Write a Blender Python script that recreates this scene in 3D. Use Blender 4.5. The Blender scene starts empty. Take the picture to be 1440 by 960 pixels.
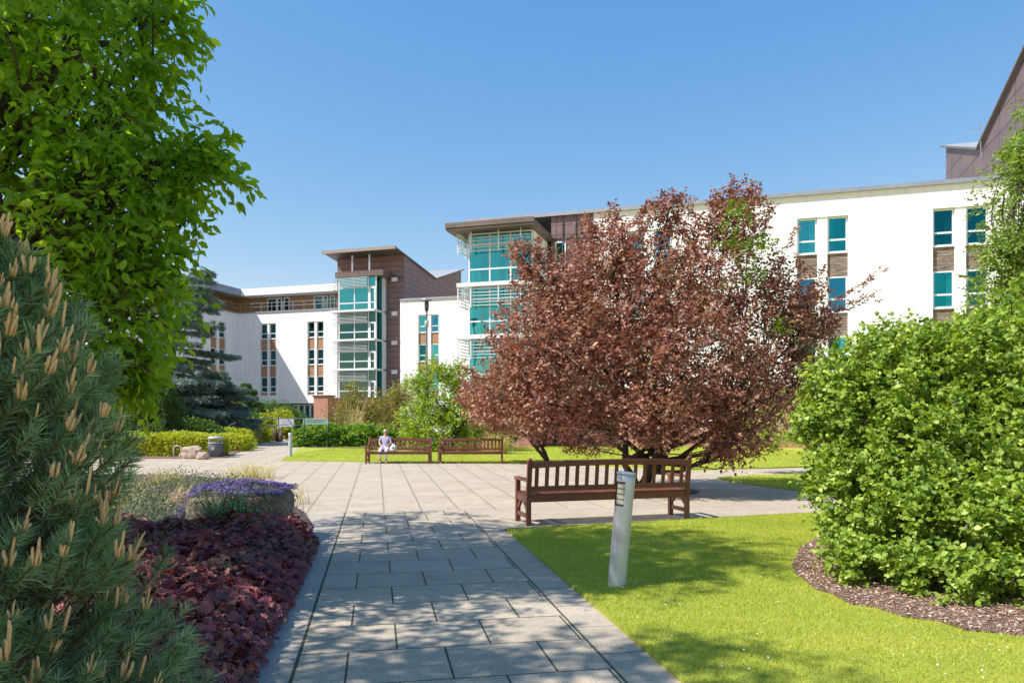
import bpy, math, random
import numpy as np
from mathutils import Vector, noise as mnoise

R = math.radians
random.seed(7)
sc = bpy.context.scene
COL = sc.collection
F = 1040.0; HZ = 587.0; CX = 720.0; EYE = 1.55

def g(px, py):
    """point of the ground seen at pixel (surveying the photograph)"""
    Y = EYE * F / (py - HZ)
    return ((px - CX) / F * Y, Y)
def at(px, py, Y):
    return ((px - CX) / F * Y, Y, EYE + (HZ - py) / F * Y)

# ------------------------------------------------------------------ materials
def mat(name):
    m = bpy.data.materials.new(name); m.use_nodes = True
    nt = m.node_tree; b = nt.nodes['Principled BSDF']
    return m, nt, b
def N(nt, t, **kw):
    n = nt.nodes.new(t)
    for k, v in kw.items(): setattr(n, k, v)
    return n
def L(nt, a, b): nt.links.new(a, b)
def ramp(nt, fac, stops):
    r = N(nt, 'ShaderNodeValToRGB'); e = r.color_ramp.elements
    while len(e) < len(stops): e.new(0.5)
    for i, (p, c) in enumerate(stops):
        e[i].position = p; e[i].color = (*c, 1)
    L(nt, fac, r.inputs[0]); return r.outputs[0]
def math_n(nt, op, a, b=None, c=None):
    n = N(nt, 'ShaderNodeMath', operation=op)
    for i, v in enumerate((a, b, c)):
        if v is None: continue
        if isinstance(v, (int, float)): n.inputs[i].default_value = v
        else: L(nt, v, n.inputs[i])
    return n.outputs[0]
def mixc(nt, fac, a, b, mode='MIX'):
    n = N(nt, 'ShaderNodeMix', data_type='RGBA', blend_type=mode)
    if isinstance(fac, (int, float)): n.inputs[0].default_value = fac
    else: L(nt, fac, n.inputs[0])
    for i, v in ((6, a), (7, b)):
        if isinstance(v, tuple): n.inputs[i].default_value = (*v, 1)
        else: L(nt, v, n.inputs[i])
    return n.outputs[2]
def coords(nt, scale=(1, 1, 1), rot=(0, 0, 0), loc=(0, 0, 0), kind='Object'):
    tc = N(nt, 'ShaderNodeTexCoord'); mp = N(nt, 'ShaderNodeMapping')
    mp.inputs['Scale'].default_value = scale; mp.inputs['Rotation'].default_value = rot
    mp.inputs['Location'].default_value = loc
    L(nt, tc.outputs[kind], mp.inputs[0]); return mp.outputs[0]
def noise(nt, vec, scale, detail=4, rough=.55):
    n = N(nt, 'ShaderNodeTexNoise'); n.inputs['Scale'].default_value = scale
    n.inputs['Detail'].default_value = detail; n.inputs['Roughness'].default_value = rough
    if vec is not None: L(nt, vec, n.inputs['Vector'])
    return n.outputs['Fac']
def bump(nt, h, strength, dist, b):
    n = N(nt, 'ShaderNodeBump'); n.inputs['Strength'].default_value = strength
    n.inputs['Distance'].default_value = dist
    L(nt, h, n.inputs['Height']); L(nt, n.outputs[0], b.inputs['Normal'])
def simple(name, col, rough=.6, var=.15, scale=8, bmp=0, metal=0, spec=.5):
    m, nt, b = mat(name)
    v = coords(nt); f = noise(nt, v, scale)
    d = tuple(c * (1 - var) for c in col); u = tuple(min(1, c * (1 + var)) for c in col)
    L(nt, ramp(nt, f, [(.3, d), (.7, u)]), b.inputs['Base Color'])
    b.inputs['Roughness'].default_value = rough; b.inputs['Metallic'].default_value = metal
    b.inputs['Specular IOR Level'].default_value = spec
    if bmp: bump(nt, noise(nt, v, scale * 6), .5, bmp, b)
    return m
def leafmat(name, c1, c2, c3=None, trans=.35, rough=.5, tcol=None, spec=.4, patch=None):
    """leaf: colour varies leaf by leaf, light comes through"""
    m, nt, b = mat(name)
    a = N(nt, 'ShaderNodeAttribute'); a.attribute_name = 'tint'
    st = [(0, c1), (.75, c2)] + ([(1, c3)] if c3 else [])
    col = ramp(nt, a.outputs['Fac'], st)
    if patch:   # some shoots have another leaf colour
        f = noise(nt, coords(nt), 1.6, 5, .65); col = mixc(nt, ramp(nt, f, [(.45, (0, 0, 0)), (.66, (.6, .6, .6))]), col, patch)
    L(nt, col, b.inputs['Base Color']); b.inputs['Roughness'].default_value = rough
    b.inputs['Specular IOR Level'].default_value = spec
    t = N(nt, 'ShaderNodeBsdfTranslucent')
    tc = mixc(nt, 1.0, col, tcol or (1.6, 1.6, .5), 'MULTIPLY'); L(nt, tc, t.inputs[0])
    mx = N(nt, 'ShaderNodeMixShader'); mx.inputs[0].default_value = trans
    out = nt.nodes['Material Output']
    L(nt, b.outputs[0], mx.inputs[1]); L(nt, t.outputs[0], mx.inputs[2]); L(nt, mx.outputs[0], out.inputs[0])
    return m

M = {}
def build_materials():
    M['bark'] = simple('bark', (.09, .065, .05), .9, .4, 14, .01)
    M['plum_bark'] = simple('plum_bark', (.055, .038, .032), .9, .4, 14, .01)
    M['pale_bark'] = simple('pale_bark', (.5, .48, .44), .8, .3, 10, .005)
    M['pine_bark'] = simple('pine_bark', (.16, .09, .05), .9, .3, 30, .004)
    M['green_leaf'] = leafmat('green_leaf', (.10, .23, .02), (.27, .46, .035), (.48, .64, .09), .62, .40, (2.0, 1.7, .45))
    M['plum_leaf'] = leafmat('plum_leaf', (.11, .045, .034), (.42, .20, .145), (.74, .48, .35), .28, .5, (1.5, .8, .5), .5, (.24, .21, .08))
    M['plum_sucker_leaf'] = leafmat('plum_sucker_leaf', (.10, .19, .02), (.19, .32, .03), (.28, .40, .04), .4)
    M['hazel_leaf'] = leafmat('hazel_leaf', (.07, .15, .02), (.33, .44, .06), (.68, .74, .26), .34, .5)
    M['acacia_leaf'] = leafmat('acacia_leaf', (.10, .18, .03), (.24, .34, .06), (.42, .50, .12), .35)
    M['shrub_leaf'] = leafmat('shrub_leaf', (.14, .23, .02), (.32, .42, .04), (.52, .56, .09), .38)
    M['hedge_leaf'] = leafmat('hedge_leaf', (.09, .19, .02), (.22, .36, .035), (.42, .52, .07), .3)
    M['gold_leaf'] = leafmat('gold_leaf', (.24, .30, .02), (.52, .54, .04), (.72, .68, .12), .35)
    M['olive_leaf'] = leafmat('olive_leaf', (.16, .17, .03), (.34, .31, .08), (.46, .42, .14), .3)
    M['straw_leaf'] = leafmat('straw_leaf', (.34, .27, .11), (.58, .50, .24), (.74, .66, .40), .3)
    M['blue_needle'] = leafmat('blue_needle', (.09, .15, .13), (.25, .34, .30), (.56, .64, .57), .38, .6, (1.2, 1.2, .9))
    M['dark_needle'] = leafmat('dark_needle', (.045, .10, .025), (.13, .22, .05), (.30, .40, .11), .3, .6)
    M['pine_needle'] = leafmat('pine_needle', (.11, .21, .10), (.33, .46, .23), (.58, .72, .44), .3, .5, (1.2, 1.3, .6), .5)
    M['heuchera_leaf'] = leafmat('heuchera_leaf', (.10, .032, .034), (.32, .09, .095), (.56, .19, .18), .22, .55, (1.6, .6, .5), .45, (.20, .17, .09))
    M['strap_leaf'] = leafmat('strap_leaf', (.03, .10, .03), (.08, .20, .06), (.16, .30, .10), .25, .4)
    M['purple_flower'] = leafmat('purple_flower', (.10, .07, .20), (.19, .12, .36), (.36, .28, .55), .25, .6, (1, 1, 1.2))
    M['pink_flower'] = leafmat('pink_flower', (.50, .20, .24), (.65, .32, .36), (.8, .6, .5), .25, .6, (1, 1, 1))
    M['daisy'] = leafmat('daisy', (.7, .7, .6), (.8, .8, .75), (.85, .85, .8), .2, .6, (1, 1, 1))
    M['grey_leaf'] = leafmat('grey_leaf', (.07, .10, .07), (.14, .18, .13), (.24, .28, .2), .2, .7)
    M['grass_blade'] = leafmat('grass_blade', (.27, .36, .03), (.50, .55, .06), (.76, .76, .22), .38, .6, (1.4, 1.35, .5))
    # candles of the pine
    m, nt, b = mat('candle'); v = coords(nt)
    vo = N(nt, 'ShaderNodeTexVoronoi'); vo.inputs['Scale'].default_value = 330; L(nt, v, vo.inputs['Vector'])
    L(nt, ramp(nt, vo.outputs['Distance'], [(0, (.95, .68, .34)), (.7, (.66, .42, .16))]), b.inputs['Base Color'])
    bump(nt, vo.outputs['Distance'], .6, .002, b); b.inputs['Roughness'].default_value = .7; M['candle'] = m
    # white render
    m, nt, b = mat('white_render'); v = coords(nt)
    f = noise(nt, v, .35, 6); vs = coords(nt, (2.2, 2.2, .12)); f2 = noise(nt, vs, 1.5, 4)
    c = ramp(nt, f, [(.3, (.80, .80, .80)), (.7, (.86, .86, .85))])
    c2 = mixc(nt, ramp(nt, f2, [(.5, (0, 0, 0)), (.8, (.5, .5, .5))]), c, (.58, .58, .56))
    L(nt, c2, b.inputs['Base Color']); b.inputs['Roughness'].default_value = .85
    bump(nt, noise(nt, v, 60), .15, .004, b); M['white'] = m
    M['white_metal'] = simple('white_metal', (.74, .76, .78), .4, .05, 3)
    M['grey_metal'] = simple('grey_metal', (.36, .38, .42), .38, .1, 3, 0, .5)
    M['shaded_fascia'] = simple('shaded_fascia', (.25, .28, .33), .5, .1, 3, 0, .2)
    M['roof_brown'] = simple('roof_brown', (.13, .11, .105), .6, .1, 2)
    M['roof_grey'] = simple('roof_grey', (.30, .31, .33), .6, .1, 2)
    M['fascia_tan'] = simple('fascia_tan', (.30, .25, .22), .6, .12, 3)
    M['dark_metal'] = simple('dark_metal', (.06, .06, .07), .5, .1, 4)
    M['green_paint'] = simple('green_paint', (.015, .07, .03), .4, .1, 4)
    M['sign_green'] = simple('sign_green', (.28, .42, .38), .4, .1, 4)
    M['sign_white'] = simple('sign_white', (.72, .71, .73), .4, .05, 4)
    M['curtain'] = simple('curtain', (.72, .74, .72), .9, .12, 6)
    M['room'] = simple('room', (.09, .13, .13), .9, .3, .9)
    # cladding panels
    def cladding(name, ca, cb, bw, bh, jr=(0, 0, 0), mortar=.012):
        m, nt, b = mat(name); tc = N(nt, 'ShaderNodeTexCoord'); sp = N(nt, 'ShaderNodeSeparateXYZ')
        L(nt, tc.outputs['Object'], sp.inputs[0]); cb_ = N(nt, 'ShaderNodeCombineXYZ')
        L(nt, math_n(nt, 'ADD', sp.outputs[0], sp.outputs[1]), cb_.inputs[0]); L(nt, sp.outputs[2], cb_.inputs[1])
        br = N(nt, 'ShaderNodeTexBrick'); br.offset = 0; br.inputs['Scale'].default_value = 1
        br.inputs['Brick Width'].default_value = bw; br.inputs['Row Height'].default_value = bh
        br.inputs['Mortar Size'].default_value = mortar; br.inputs['Mortar Smooth'].default_value = .2
        br.inputs['Color1'].default_value = (*ca, 1); br.inputs['Color2'].default_value = (*cb, 1)
        br.inputs['Mortar'].default_value = (*[c * .3 for c in ca], 1)
        L(nt, cb_.outputs[0], br.inputs['Vector'])
        f = noise(nt, tc.outputs['Object'], 1.3)
        c = mixc(nt, .35, br.outputs['Color'], ramp(nt, f, [(.3, tuple(x * .8 for x in ca)), (.7, tuple(x * 1.2 for x in cb))]))
        L(nt, c, b.inputs['Base Color']); b.inputs['Roughness'].default_value = .5; b.inputs['Metallic'].default_value = .15
        inv = math_n(nt, 'SUBTRACT', 1, br.outputs['Fac']); bump(nt, inv, .8, .02, b)
        M[name] = m
    m_, nt, b = mat('timber_grey'); v = coords(nt, (1.2, 1.2, 9)); f = noise(nt, v, 2.6, 6, .7)
    L(nt, ramp(nt, f, [(.34, (.07, .05, .04)), (.5, (.21, .16, .13)), (.68, (.42, .34, .28))]), b.inputs['Base Color']); b.inputs['Roughness'].default_value = .85; M['timber_grey'] = m_
    cladding('brown_cladding', (.165, .108, .105), (.21, .135, .13), 1.9, .55, mortar=.035)
    cladding('dark_cladding', (.15, .105, .10), (.18, .125, .12), 2.4, 1.15, mortar=.05)
    cladding('fascia_wood', (.13, .10, .085), (.18, .135, .11), 2.2, .14, mortar=.006)
    # bricks
    def bricks(name, a_, b_, mo, sc_=1, w=.225, h=.075):
        m, nt, b = mat(name); tc = N(nt, 'ShaderNodeTexCoord'); sp = N(nt, 'ShaderNodeSeparateXYZ')
        L(nt, tc.outputs['Object'], sp.inputs[0]); cb_ = N(nt, 'ShaderNodeCombineXYZ')
        L(nt, math_n(nt, 'ADD', sp.outputs[0], sp.outputs[1]), cb_.inputs[0]); L(nt, sp.outputs[2], cb_.inputs[1])
        br = N(nt, 'ShaderNodeTexBrick'); br.inputs['Scale'].default_value = 1
        br.inputs['Brick Width'].default_value = w; br.inputs['Row Height'].default_value = h
        br.inputs['Mortar Size'].default_value = .006
        br.inputs['Color1'].default_value = (*a_, 1); br.inputs['Color2'].default_value = (*b_, 1); br.inputs['Mortar'].default_value = (*mo, 1)
        L(nt, cb_.outputs[0], br.inputs['Vector'])
        c = mixc(nt, .3, br.outputs['Color'], ramp(nt, noise(nt, tc.outputs['Object'], 2.5), [(.3, a_), (.7, b_)]))
        L(nt, c, b.inputs['Base Color']); b.inputs['Roughness'].default_value = .9
        M[name] = m
    bricks('brick', (.36, .14, .09), (.46, .21, .14), (.42, .36, .31))
    # timber panels
    m, nt, b = mat('timber'); v = coords(nt, (1.2, 1.2, 14)); f = noise(nt, v, 2.2, 5, .65)
    L(nt, ramp(nt, f, [(.25, (.10, .06, .035)), (.5, (.30, .18, .09)), (.75, (.48, .30, .16))]), b.inputs['Base Color'])
    b.inputs['Roughness'].default_value = .75; M['timber'] = m
    m, nt, b = mat('timber_orange'); v = coords(nt, (1.2, 1.2, 12)); f = noise(nt, v, 2.2, 5, .65)
    L(nt, ramp(nt, f, [(.25, (.20, .10, .05)), (.5, (.40, .22, .12)), (.75, (.54, .34, .20))]), b.inputs['Base Color'])
    b.inputs['Roughness'].default_value = .75; M['timber_orange'] = m
    # glass: tinted teal, half mirror, half see-through
    def glass(name, tr, gl, fac):
        m, nt, b = mat(name); nt.nodes.remove(b); out = nt.nodes['Material Output']
        t = N(nt, 'ShaderNodeBsdfTransparent'); t.inputs[0].default_value = (*tr, 1)
        s = N(nt, 'ShaderNodeBsdfGlossy'); s.inputs[0].default_value = (*gl, 1); s.inputs['Roughness'].default_value = .03
        mx = N(nt, 'ShaderNodeMixShader'); mx.inputs[0].default_value = fac
        L(nt, t.outputs[0], mx.inputs[1]); L(nt, s.outputs[0], mx.inputs[2]); L(nt, mx.outputs[0], out.inputs[0]); M[name] = m
    glass('teal_glass', (.52, .92, .90), (.03, .46, .46), .42)
    glass('bay_glass', (.58, .94, .92), (.12, .56, .58), .42)
    glass('dark_glass', (.40, .62, .60), (.10, .26, .26), .35)
    glass('teal_glass_pale', (.60, .92, .90), (.10, .58, .60), .5); glass('teal_glass_blue', (.50, .85, .90), (.06, .36, .50), .55); glass('teal_glass_deep', (.30, .62, .62), (.02, .26, .28), .4)
    for g_ in ('teal_glass', 'teal_glass_pale', 'teal_glass_blue', 'teal_glass_deep', 'bay_glass', 'dark_glass'):   # panes are never quite flat
        nt = M[g_].node_tree; gn = [n for n in nt.nodes if n.type == 'BSDF_GLOSSY'][0]; bn = N(nt, 'ShaderNodeBump'); bn.inputs['Strength'].default_value = .25; bn.inputs['Distance'].default_value = .06
        L(nt, noise(nt, coords(nt), 1.1, 2, .4), bn.inputs['Height']); L(nt, bn.outputs[0], gn.inputs['Normal'])
    # painted bench timber
    m, nt, b = mat('bench_paint'); v = coords(nt); f = noise(nt, v, 5, 5)
    L(nt, ramp(nt, f, [(.3, (.13, .045, .028)), (.7, (.21, .075, .045))]), b.inputs['Base Color'])
    b.inputs['Roughness'].default_value = .42; bump(nt, noise(nt, coords(nt, (1, 14, 14)), 12), .3, .002, b); M['bench'] = m
    # brushed galvanised bollard
    m, nt, b = mat('bollard_metal'); v = coords(nt); f = noise(nt, v, 3.5, 5)
    L(nt, ramp(nt, f, [(.3, (.46, .50, .54)), (.7, (.58, .61, .64))]), b.inputs['Base Color'])
    b.inputs['Roughness'].default_value = .36; b.inputs['Metallic'].default_value = .25; M['bollard'] = m
    m, nt, b = mat('lens'); b.inputs['Base Color'].default_value = (.55, .53, .42, 1); b.inputs['Roughness'].default_value = .25; M['lens'] = m
    M['bin_grey'] = simple('bin_grey', (.19, .19, .20), .55, .15, 20)
    M['bin_pale'] = simple('bin_pale', (.40, .40, .40), .5, .1, 9)
    M['rock'] = simple('rock', (.46, .34, .25), .9, .3, 5, .03)
    # lichened trough stone
    m, nt, b = mat('lichen_stone'); v = coords(nt)
    f = noise(nt, v, 9, 8, .65); f2 = noise(nt, v, 26, 5, .6)
    c = ramp(nt, f, [(.3, (.06, .055, .035)), (.5, (.14, .125, .08)), (.7, (.24, .21, .15))])
    c = mixc(nt, ramp(nt, f2, [(.58, (0, 0, 0)), (.64, (1, 1, 1))]), c, (.34, .35, .27))
    L(nt, c, b.inputs['Base Color']); b.inputs['Roughness'].default_value = .95; bump(nt, f, .8, .03, b); M['stone'] = m
    # mulch, soil
    m, nt, b = mat('mulch'); v = coords(nt); vo = N(nt, 'ShaderNodeTexVoronoi'); vo.inputs['Scale'].default_value = 22
    L(nt, coords(nt, (1, 2.6, 1), (0, 0, .5)), vo.inputs['Vector'])
    c = ramp(nt, vo.outputs['Distance'], [(0, (.42, .28, .20)), (.4, (.26, .16, .11)), (.9, (.10, .06, .04))])
    L(nt, c, b.inputs['Base Color']); b.inputs['Roughness'].default_value = .95; bump(nt, vo.outputs['Distance'], 1, .03, b); M['mulch'] = m
    M['chip'] = leafmat('chip', (.26, .16, .11), (.55, .37, .27), (.78, .62, .50), .0, .9)
    M['soil'] = simple('soil', (.075, .05, .04), .95, .4, 12, .02)
    # lawns
    def lawnm(name, a_, b_):
        m, nt, b = mat(name); v = coords(nt); f = noise(nt, v, 1.1, 6, .6); f2 = noise(nt, v, 90, 3, .7)
        st = noise(nt, coords(nt, (.6, 3, 1), (0, 0, .35)), 1.2, 4)
        c = ramp(nt, f, [(.3, a_), (.7, b_)])
        c = mixc(nt, .45, c, ramp(nt, st, [(.35, a_), (.65, (b_[0] * 1.25, b_[1] * 1.12, b_[2]))]))
        c = mixc(nt, .5, c, ramp(nt, f2, [(.3, tuple(x * .6 for x in a_)), (.7, tuple(x * 1.25 for x in b_))]))
        L(nt, c, b.inputs['Base Color']); b.inputs['Roughness'].default_value = .9; b.inputs['Specular IOR Level'].default_value = .2
        bump(nt, f2, .7, .02, b); M[name] = m
    lawnm('lawn_near', (.22, .27, .03), (.42, .44, .07))
    lawnm('lawn_far', (.24, .30, .035), (.42, .45, .07))
    # paving: running bond on the path, long straight joints on the plaza (axes p along, q across)
    m, nt, b = mat('paving')
    th = math.atan2(.1805, .9836)
    v = coords(nt, (1, 1, 1), (0, 0, -th)); sp = N(nt, 'ShaderNodeSeparateXYZ'); L(nt, v, sp.inputs[0])
    q, p = sp.outputs[0], sp.outputs[1]
    W = .635
    def brick(xo, yo, bw, bh, off, mort, smooth=.1):
        cb_ = N(nt, 'ShaderNodeCombineXYZ')
        L(nt, math_n(nt, 'ADD', q, xo), cb_.inputs[0]); L(nt, math_n(nt, 'ADD', p, yo), cb_.inputs[1])
        br = N(nt, 'ShaderNodeTexBrick'); br.offset = off; br.inputs['Scale'].default_value = 1
        br.inputs['Brick Width'].default_value = bw; br.inputs['Row Height'].default_value = bh
        br.inputs['Mortar Size'].default_value = mort; br.inputs['Mortar Smooth'].default_value = smooth
        br.inputs['Color1'].default_value = (0, 0, 0, 1); br.inputs['Color2'].default_value = (1, 1, 1, 1)
        br.inputs['Mortar'].default_value = (.5, .5, .5, 1)
        L(nt, cb_.outputs[0], br.inputs['Vector']); return br
    run = brick(.495 + .32 + W * 20, .62 * 30 - 5.0, W, .62, .5, .0075)
    plz = brick(.495 + W * 40, .62 * 40 + .1, .62, .48, 0, .006)
    edge = brick(10.0, .3, 40, .62, 0, .005)
    inpath = math_n(nt, 'MULTIPLY', math_n(nt, 'GREATER_THAN', q, -.495), math_n(nt, 'LESS_THAN', q, 1.44))
    beyond = math_n(nt, 'GREATER_THAN', p, 12.3)
    # joints
    j_edge_l = math_n(nt, 'LESS_THAN', math_n(nt, 'ABSOLUTE', math_n(nt, 'ADD', q, .495)), .011)
    j_edge_r = math_n(nt, 'LESS_THAN', math_n(nt, 'ABSOLUTE', math_n(nt, 'SUBTRACT', q, 1.44)), .009)
    right = math_n(nt, 'GREATER_THAN', q, 1.44)
    notb = math_n(nt, 'SUBTRACT', 1, beyond)
    jr = math_n(nt, 'MULTIPLY', run.outputs['Fac'], inpath)
    je = math_n(nt, 'MULTIPLY', edge.outputs['Fac'], right)
    jn = math_n(nt, 'MAXIMUM', math_n(nt, 'MAXIMUM', jr, je), math_n(nt, 'MAXIMUM', j_edge_l, j_edge_r))
    # plaza: strong long joints, faint cross joints
    xq = math_n(nt, 'ADD', q, .495 + 62 * 1.0)
    fr = math_n(nt, 'ABSOLUTE', math_n(nt, 'SUBTRACT', math_n(nt, 'FRACT', math_n(nt, 'DIVIDE', xq, .62)), .5))
    jlong = math_n(nt, 'GREATER_THAN', fr, .486)
    jb = math_n(nt, 'MAXIMUM', math_n(nt, 'MULTIPLY', jlong, .62), math_n(nt, 'MULTIPLY', plz.outputs['Fac'], .22))
    J = math_n(nt, 'ADD', math_n(nt, 'MULTIPLY', jn, notb), math_n(nt, 'MULTIPLY', jb, beyond))
    rnd = math_n(nt, 'ADD', math_n(nt, 'MULTIPLY', run.outputs['Color'], notb), math_n(nt, 'MULTIPLY', plz.outputs['Color'], beyond))
    vw = coords(nt)
    big = noise(nt, vw, .45, 5); fine = noise(nt, vw, 120, 3, .75); mid = noise(nt, vw, 4, 5, .6)
    c = ramp(nt, big, [(.3, (.37, .335, .30)), (.7, (.45, .41, .365))])
    c = mixc(nt, .55, c, ramp(nt, rnd, [(0, (.34, .315, .29)), (1, (.46, .42, .38))]))
    c = mixc(nt, .22, c, ramp(nt, mid, [(.3, (.26, .245, .23)), (.7, (.55, .50, .45))]))
    sp_ = ramp(nt, fine, [(.36, (.42, .42, .42)), (.5, (1, 1, 1)), (.68, (1.35, 1.35, 1.35))])
    c = mixc(nt, .75, c, sp_, 'MULTIPLY'); c = mixc(nt, 1.0, c, (1.12, 1.02, .86), 'MULTIPLY')
    # rough concrete margin beside the bed
    marg = math_n(nt, 'LESS_THAN', q, -.495)
    marg = math_n(nt, 'MULTIPLY', marg, notb)
    c = mixc(nt, math_n(nt, 'MULTIPLY', marg, .5), c, ramp(nt, noise(nt, vw, 30, 6, .75), [(.35, (.22, .20, .18)), (.65, (.52, .48, .43))]))
    # stains
    stn = noise(nt, vw, 1.7, 7, .7)
    c = mixc(nt, ramp(nt, stn, [(.50, (0, 0, 0)), (.72, (.42, .42, .42))]), c, (.20, .18, .16))
    c = mixc(nt, ramp(nt, noise(nt, vw, 11, 2, .4), [(.70, (0, 0, 0)), (.73, (.5, .5, .5))]), c, (.17, .16, .15))
    jc = mixc(nt, ramp(nt, noise(nt, vw, 3), [(.4, (0, 0, 0)), (.6, (1, 1, 1))]), (.075, .065, .05), (.06, .085, .03))
    c = mixc(nt, J, c, jc)
    L(nt, c, b.inputs['Base Color']); b.inputs['Roughness'].default_value = .85; b.inputs['Specular IOR Level'].default_value = .3
    h = math_n(nt, 'SUBTRACT', math_n(nt, 'MULTIPLY', fine, .12), J)
    bump(nt, h, .6, .01, b); M['paving'] = m
    M['kerb'] = simple('kerb', (.42, .39, .35), .9, .2, 14, .004)
    M['skin'] = simple('skin', (.55, .32, .22), .6, .08, 20)
    M['hair_grey'] = simple('hair_grey', (.52, .44, .38), .8, .2, 60)
    M['hair_dark'] = simple('hair_dark', (.12, .10, .09), .8, .2, 60)
    M['cloth_white'] = simple('cloth_white', (.75, .75, .78), .9, .06, 30)
    m, nt, b = mat('striped_top'); w = N(nt, 'ShaderNodeTexWave'); w.inputs['Scale'].default_value = 14; w.bands_direction = 'Z'
    w.inputs['Distortion'].default_value = 3; L(nt, coords(nt), w.inputs['Vector'])
    L(nt, ramp(nt, w.outputs['Fac'], [(.3, (.16, .15, .42)), (.65, (.60, .58, .75))]), b.inputs['Base Color']); M['striped_top'] = m
    M['cloth_navy'] = simple('cloth_navy', (.08, .06, .25), .9, .1, 20)
    M['cloth_blue'] = simple('cloth_blue', (.02, .10, .50), .8, .1, 20)
build_materials()

# ------------------------------------------------------------------ mesh helpers
def link(name, me, m=None, parent=None):
    o = bpy.data.objects.new(name, me); COL.objects.link(o)
    if m is not None:
        for x in (m if isinstance(m, (list, tuple)) else [m]): me.materials.append(x)
    if parent: o.parent = parent
    return o
def tag(o, label=None, cat=None, group=None, kind=None):
    if label: o['label'] = label
    if cat: o['category'] = cat
    if group: o['group'] = group
    if kind: o['kind'] = kind
    return o
def empty(name, loc=(0, 0, 0), rz=0, label=None, cat=None, group=None):
    o = bpy.data.objects.new(name, None); COL.objects.link(o)
    o.location = loc; o.rotation_euler = (0, 0, rz); o.empty_display_size = .2
    return tag(o, label, cat, group)
def copy_tree(o, parent=None):
    c = o.copy(); COL.objects.link(c); c.parent = parent
    for ch in list(o.children): copy_tree(ch, c)
    return c

class MB:
    def __init__(s): s.v = []; s.f = []; s.mi = []; s.smooth = []
    def quad(s, *pts, mi=0):
        b = len(s.v); s.v += [tuple(p) for p in pts]; s.f.append(tuple(range(b, b + len(pts)))); s.mi.append(mi); s.smooth.append(False); return s
    def box(s, x0, x1, y0, y1, z0, z1, mi=0, skip=''):
        b = len(s.v)
        s.v += [(x0, y0, z0), (x1, y0, z0), (x1, y1, z0), (x0, y1, z0), (x0, y0, z1), (x1, y0, z1), (x1, y1, z1), (x0, y1, z1)]
        for f in ((0, 3, 2, 1), (4, 5, 6, 7), (0, 1, 5, 4), (2, 3, 7, 6), (1, 2, 6, 5), (3, 0, 4, 7)):
            s.f.append(tuple(b + i for i in f)); s.mi.append(mi); s.smooth.append(False)
        return s
    def beam(s, a, b_, w, h, up=(0, 0, 1), mi=0):
        a = Vector(a); b_ = Vector(b_); d = (b_ - a).normalized(); u = Vector(up)
        x = d.cross(u).normalized(); y = x.cross(d).normalized(); k = len(s.v)
        for p in (a, b_):
            for sx, sy in ((-1, -1), (1, -1), (1, 1), (-1, 1)):
                s.v.append(tuple(p + x * sx * w / 2 + y * sy * h / 2))
        for f in ((3, 2, 1, 0), (4, 5, 6, 7), (0, 1, 5, 4), (1, 2, 6, 5), (2, 3, 7, 6), (3, 0, 4, 7)):
            s.f.append(tuple(k + i for i in f)); s.mi.append(mi); s.smooth.append(False)
        return s
    def tube(s, pts, rs, n=6, caps=True, mi=0, smooth=True):
        pts = [Vector(p) for p in pts]; k = len(s.v); m = len(pts)
        if not isinstance(rs, (list, tuple)): rs = [rs] * m
        ref = Vector((.13, .9, .41))
        for i, p in enumerate(pts):
            d = (pts[min(i + 1, m - 1)] - pts[max(i - 1, 0)])
            d = d.normalized() if d.length > 1e-9 else Vector((0, 0, 1))
            x = d.cross(ref).normalized() if abs(d.dot(ref)) < .98 else d.cross(Vector((1, 0, 0))).normalized(); y = d.cross(x)
            for j in range(n):
                a = 2 * math.pi * j / n
                s.v.append(tuple(p + x * math.cos(a) * rs[i] + y * math.sin(a) * rs[i]))
        for i in range(m - 1):
            for j in range(n):
                s.f.append((k + i * n + j, k + i * n + (j + 1) % n, k + (i + 1) * n + (j + 1) % n, k + (i + 1) * n + j)); s.mi.append(mi); s.smooth.append(smooth)
        if caps:
            s.f.append(tuple(k + j for j in reversed(range(n)))); s.f.append(tuple(k + (m - 1) * n + j for j in range(n)))
            s.mi += [mi, mi]; s.smooth += [False, False]
        return s
    def lathe(s, prof, c=(0, 0), n=24, mi=0):
        return s.tube([(c[0], c[1], z) for r, z in prof], [max(r, .0005) for r, z in prof], n, True, mi)
    def prism(s, poly, z0, z1, mi=0):
        k = len(s.v); n = len(poly)
        s.v += [(x, y, z0) for x, y in poly] + [(x, y, z1) for x, y in poly]
        s.f.append(tuple(range(k + n, k + 2 * n))); s.f.append(tuple(reversed(range(k, k + n)))); s.mi += [mi, mi]; s.smooth += [False, False]
        for i in range(n):
            j = (i + 1) % n
            s.f.append((k + i, k + j, k + n + j, k + n + i)); s.mi.append(mi); s.smooth.append(False)
        return s
    def build(s, name, m, parent=None, bevel=0):
        me = bpy.data.meshes.new(name); me.from_pydata(s.v, [], s.f)
        me.polygons.foreach_set('material_index', s.mi); me.polygons.foreach_set('use_smooth', s.smooth); me.update()
        o = link(name, me, m, parent)
        if bevel:
            md = o.modifiers.new('edge', 'BEVEL'); md.width = bevel; md.segments = 2; md.limit_method = 'ANGLE'
        return o

def ccw(poly):
    a = sum(poly[i][0] * poly[(i + 1) % len(poly)][1] - poly[(i + 1) % len(poly)][0] * poly[i][1] for i in range(len(poly)))
    return poly if a > 0 else poly[::-1]
def sheet(name, poly, z0, z1, m, kind='structure'):
    return tag(MB().prism(ccw(poly), z0, z1).build(name, m), kind=kind)

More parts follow.
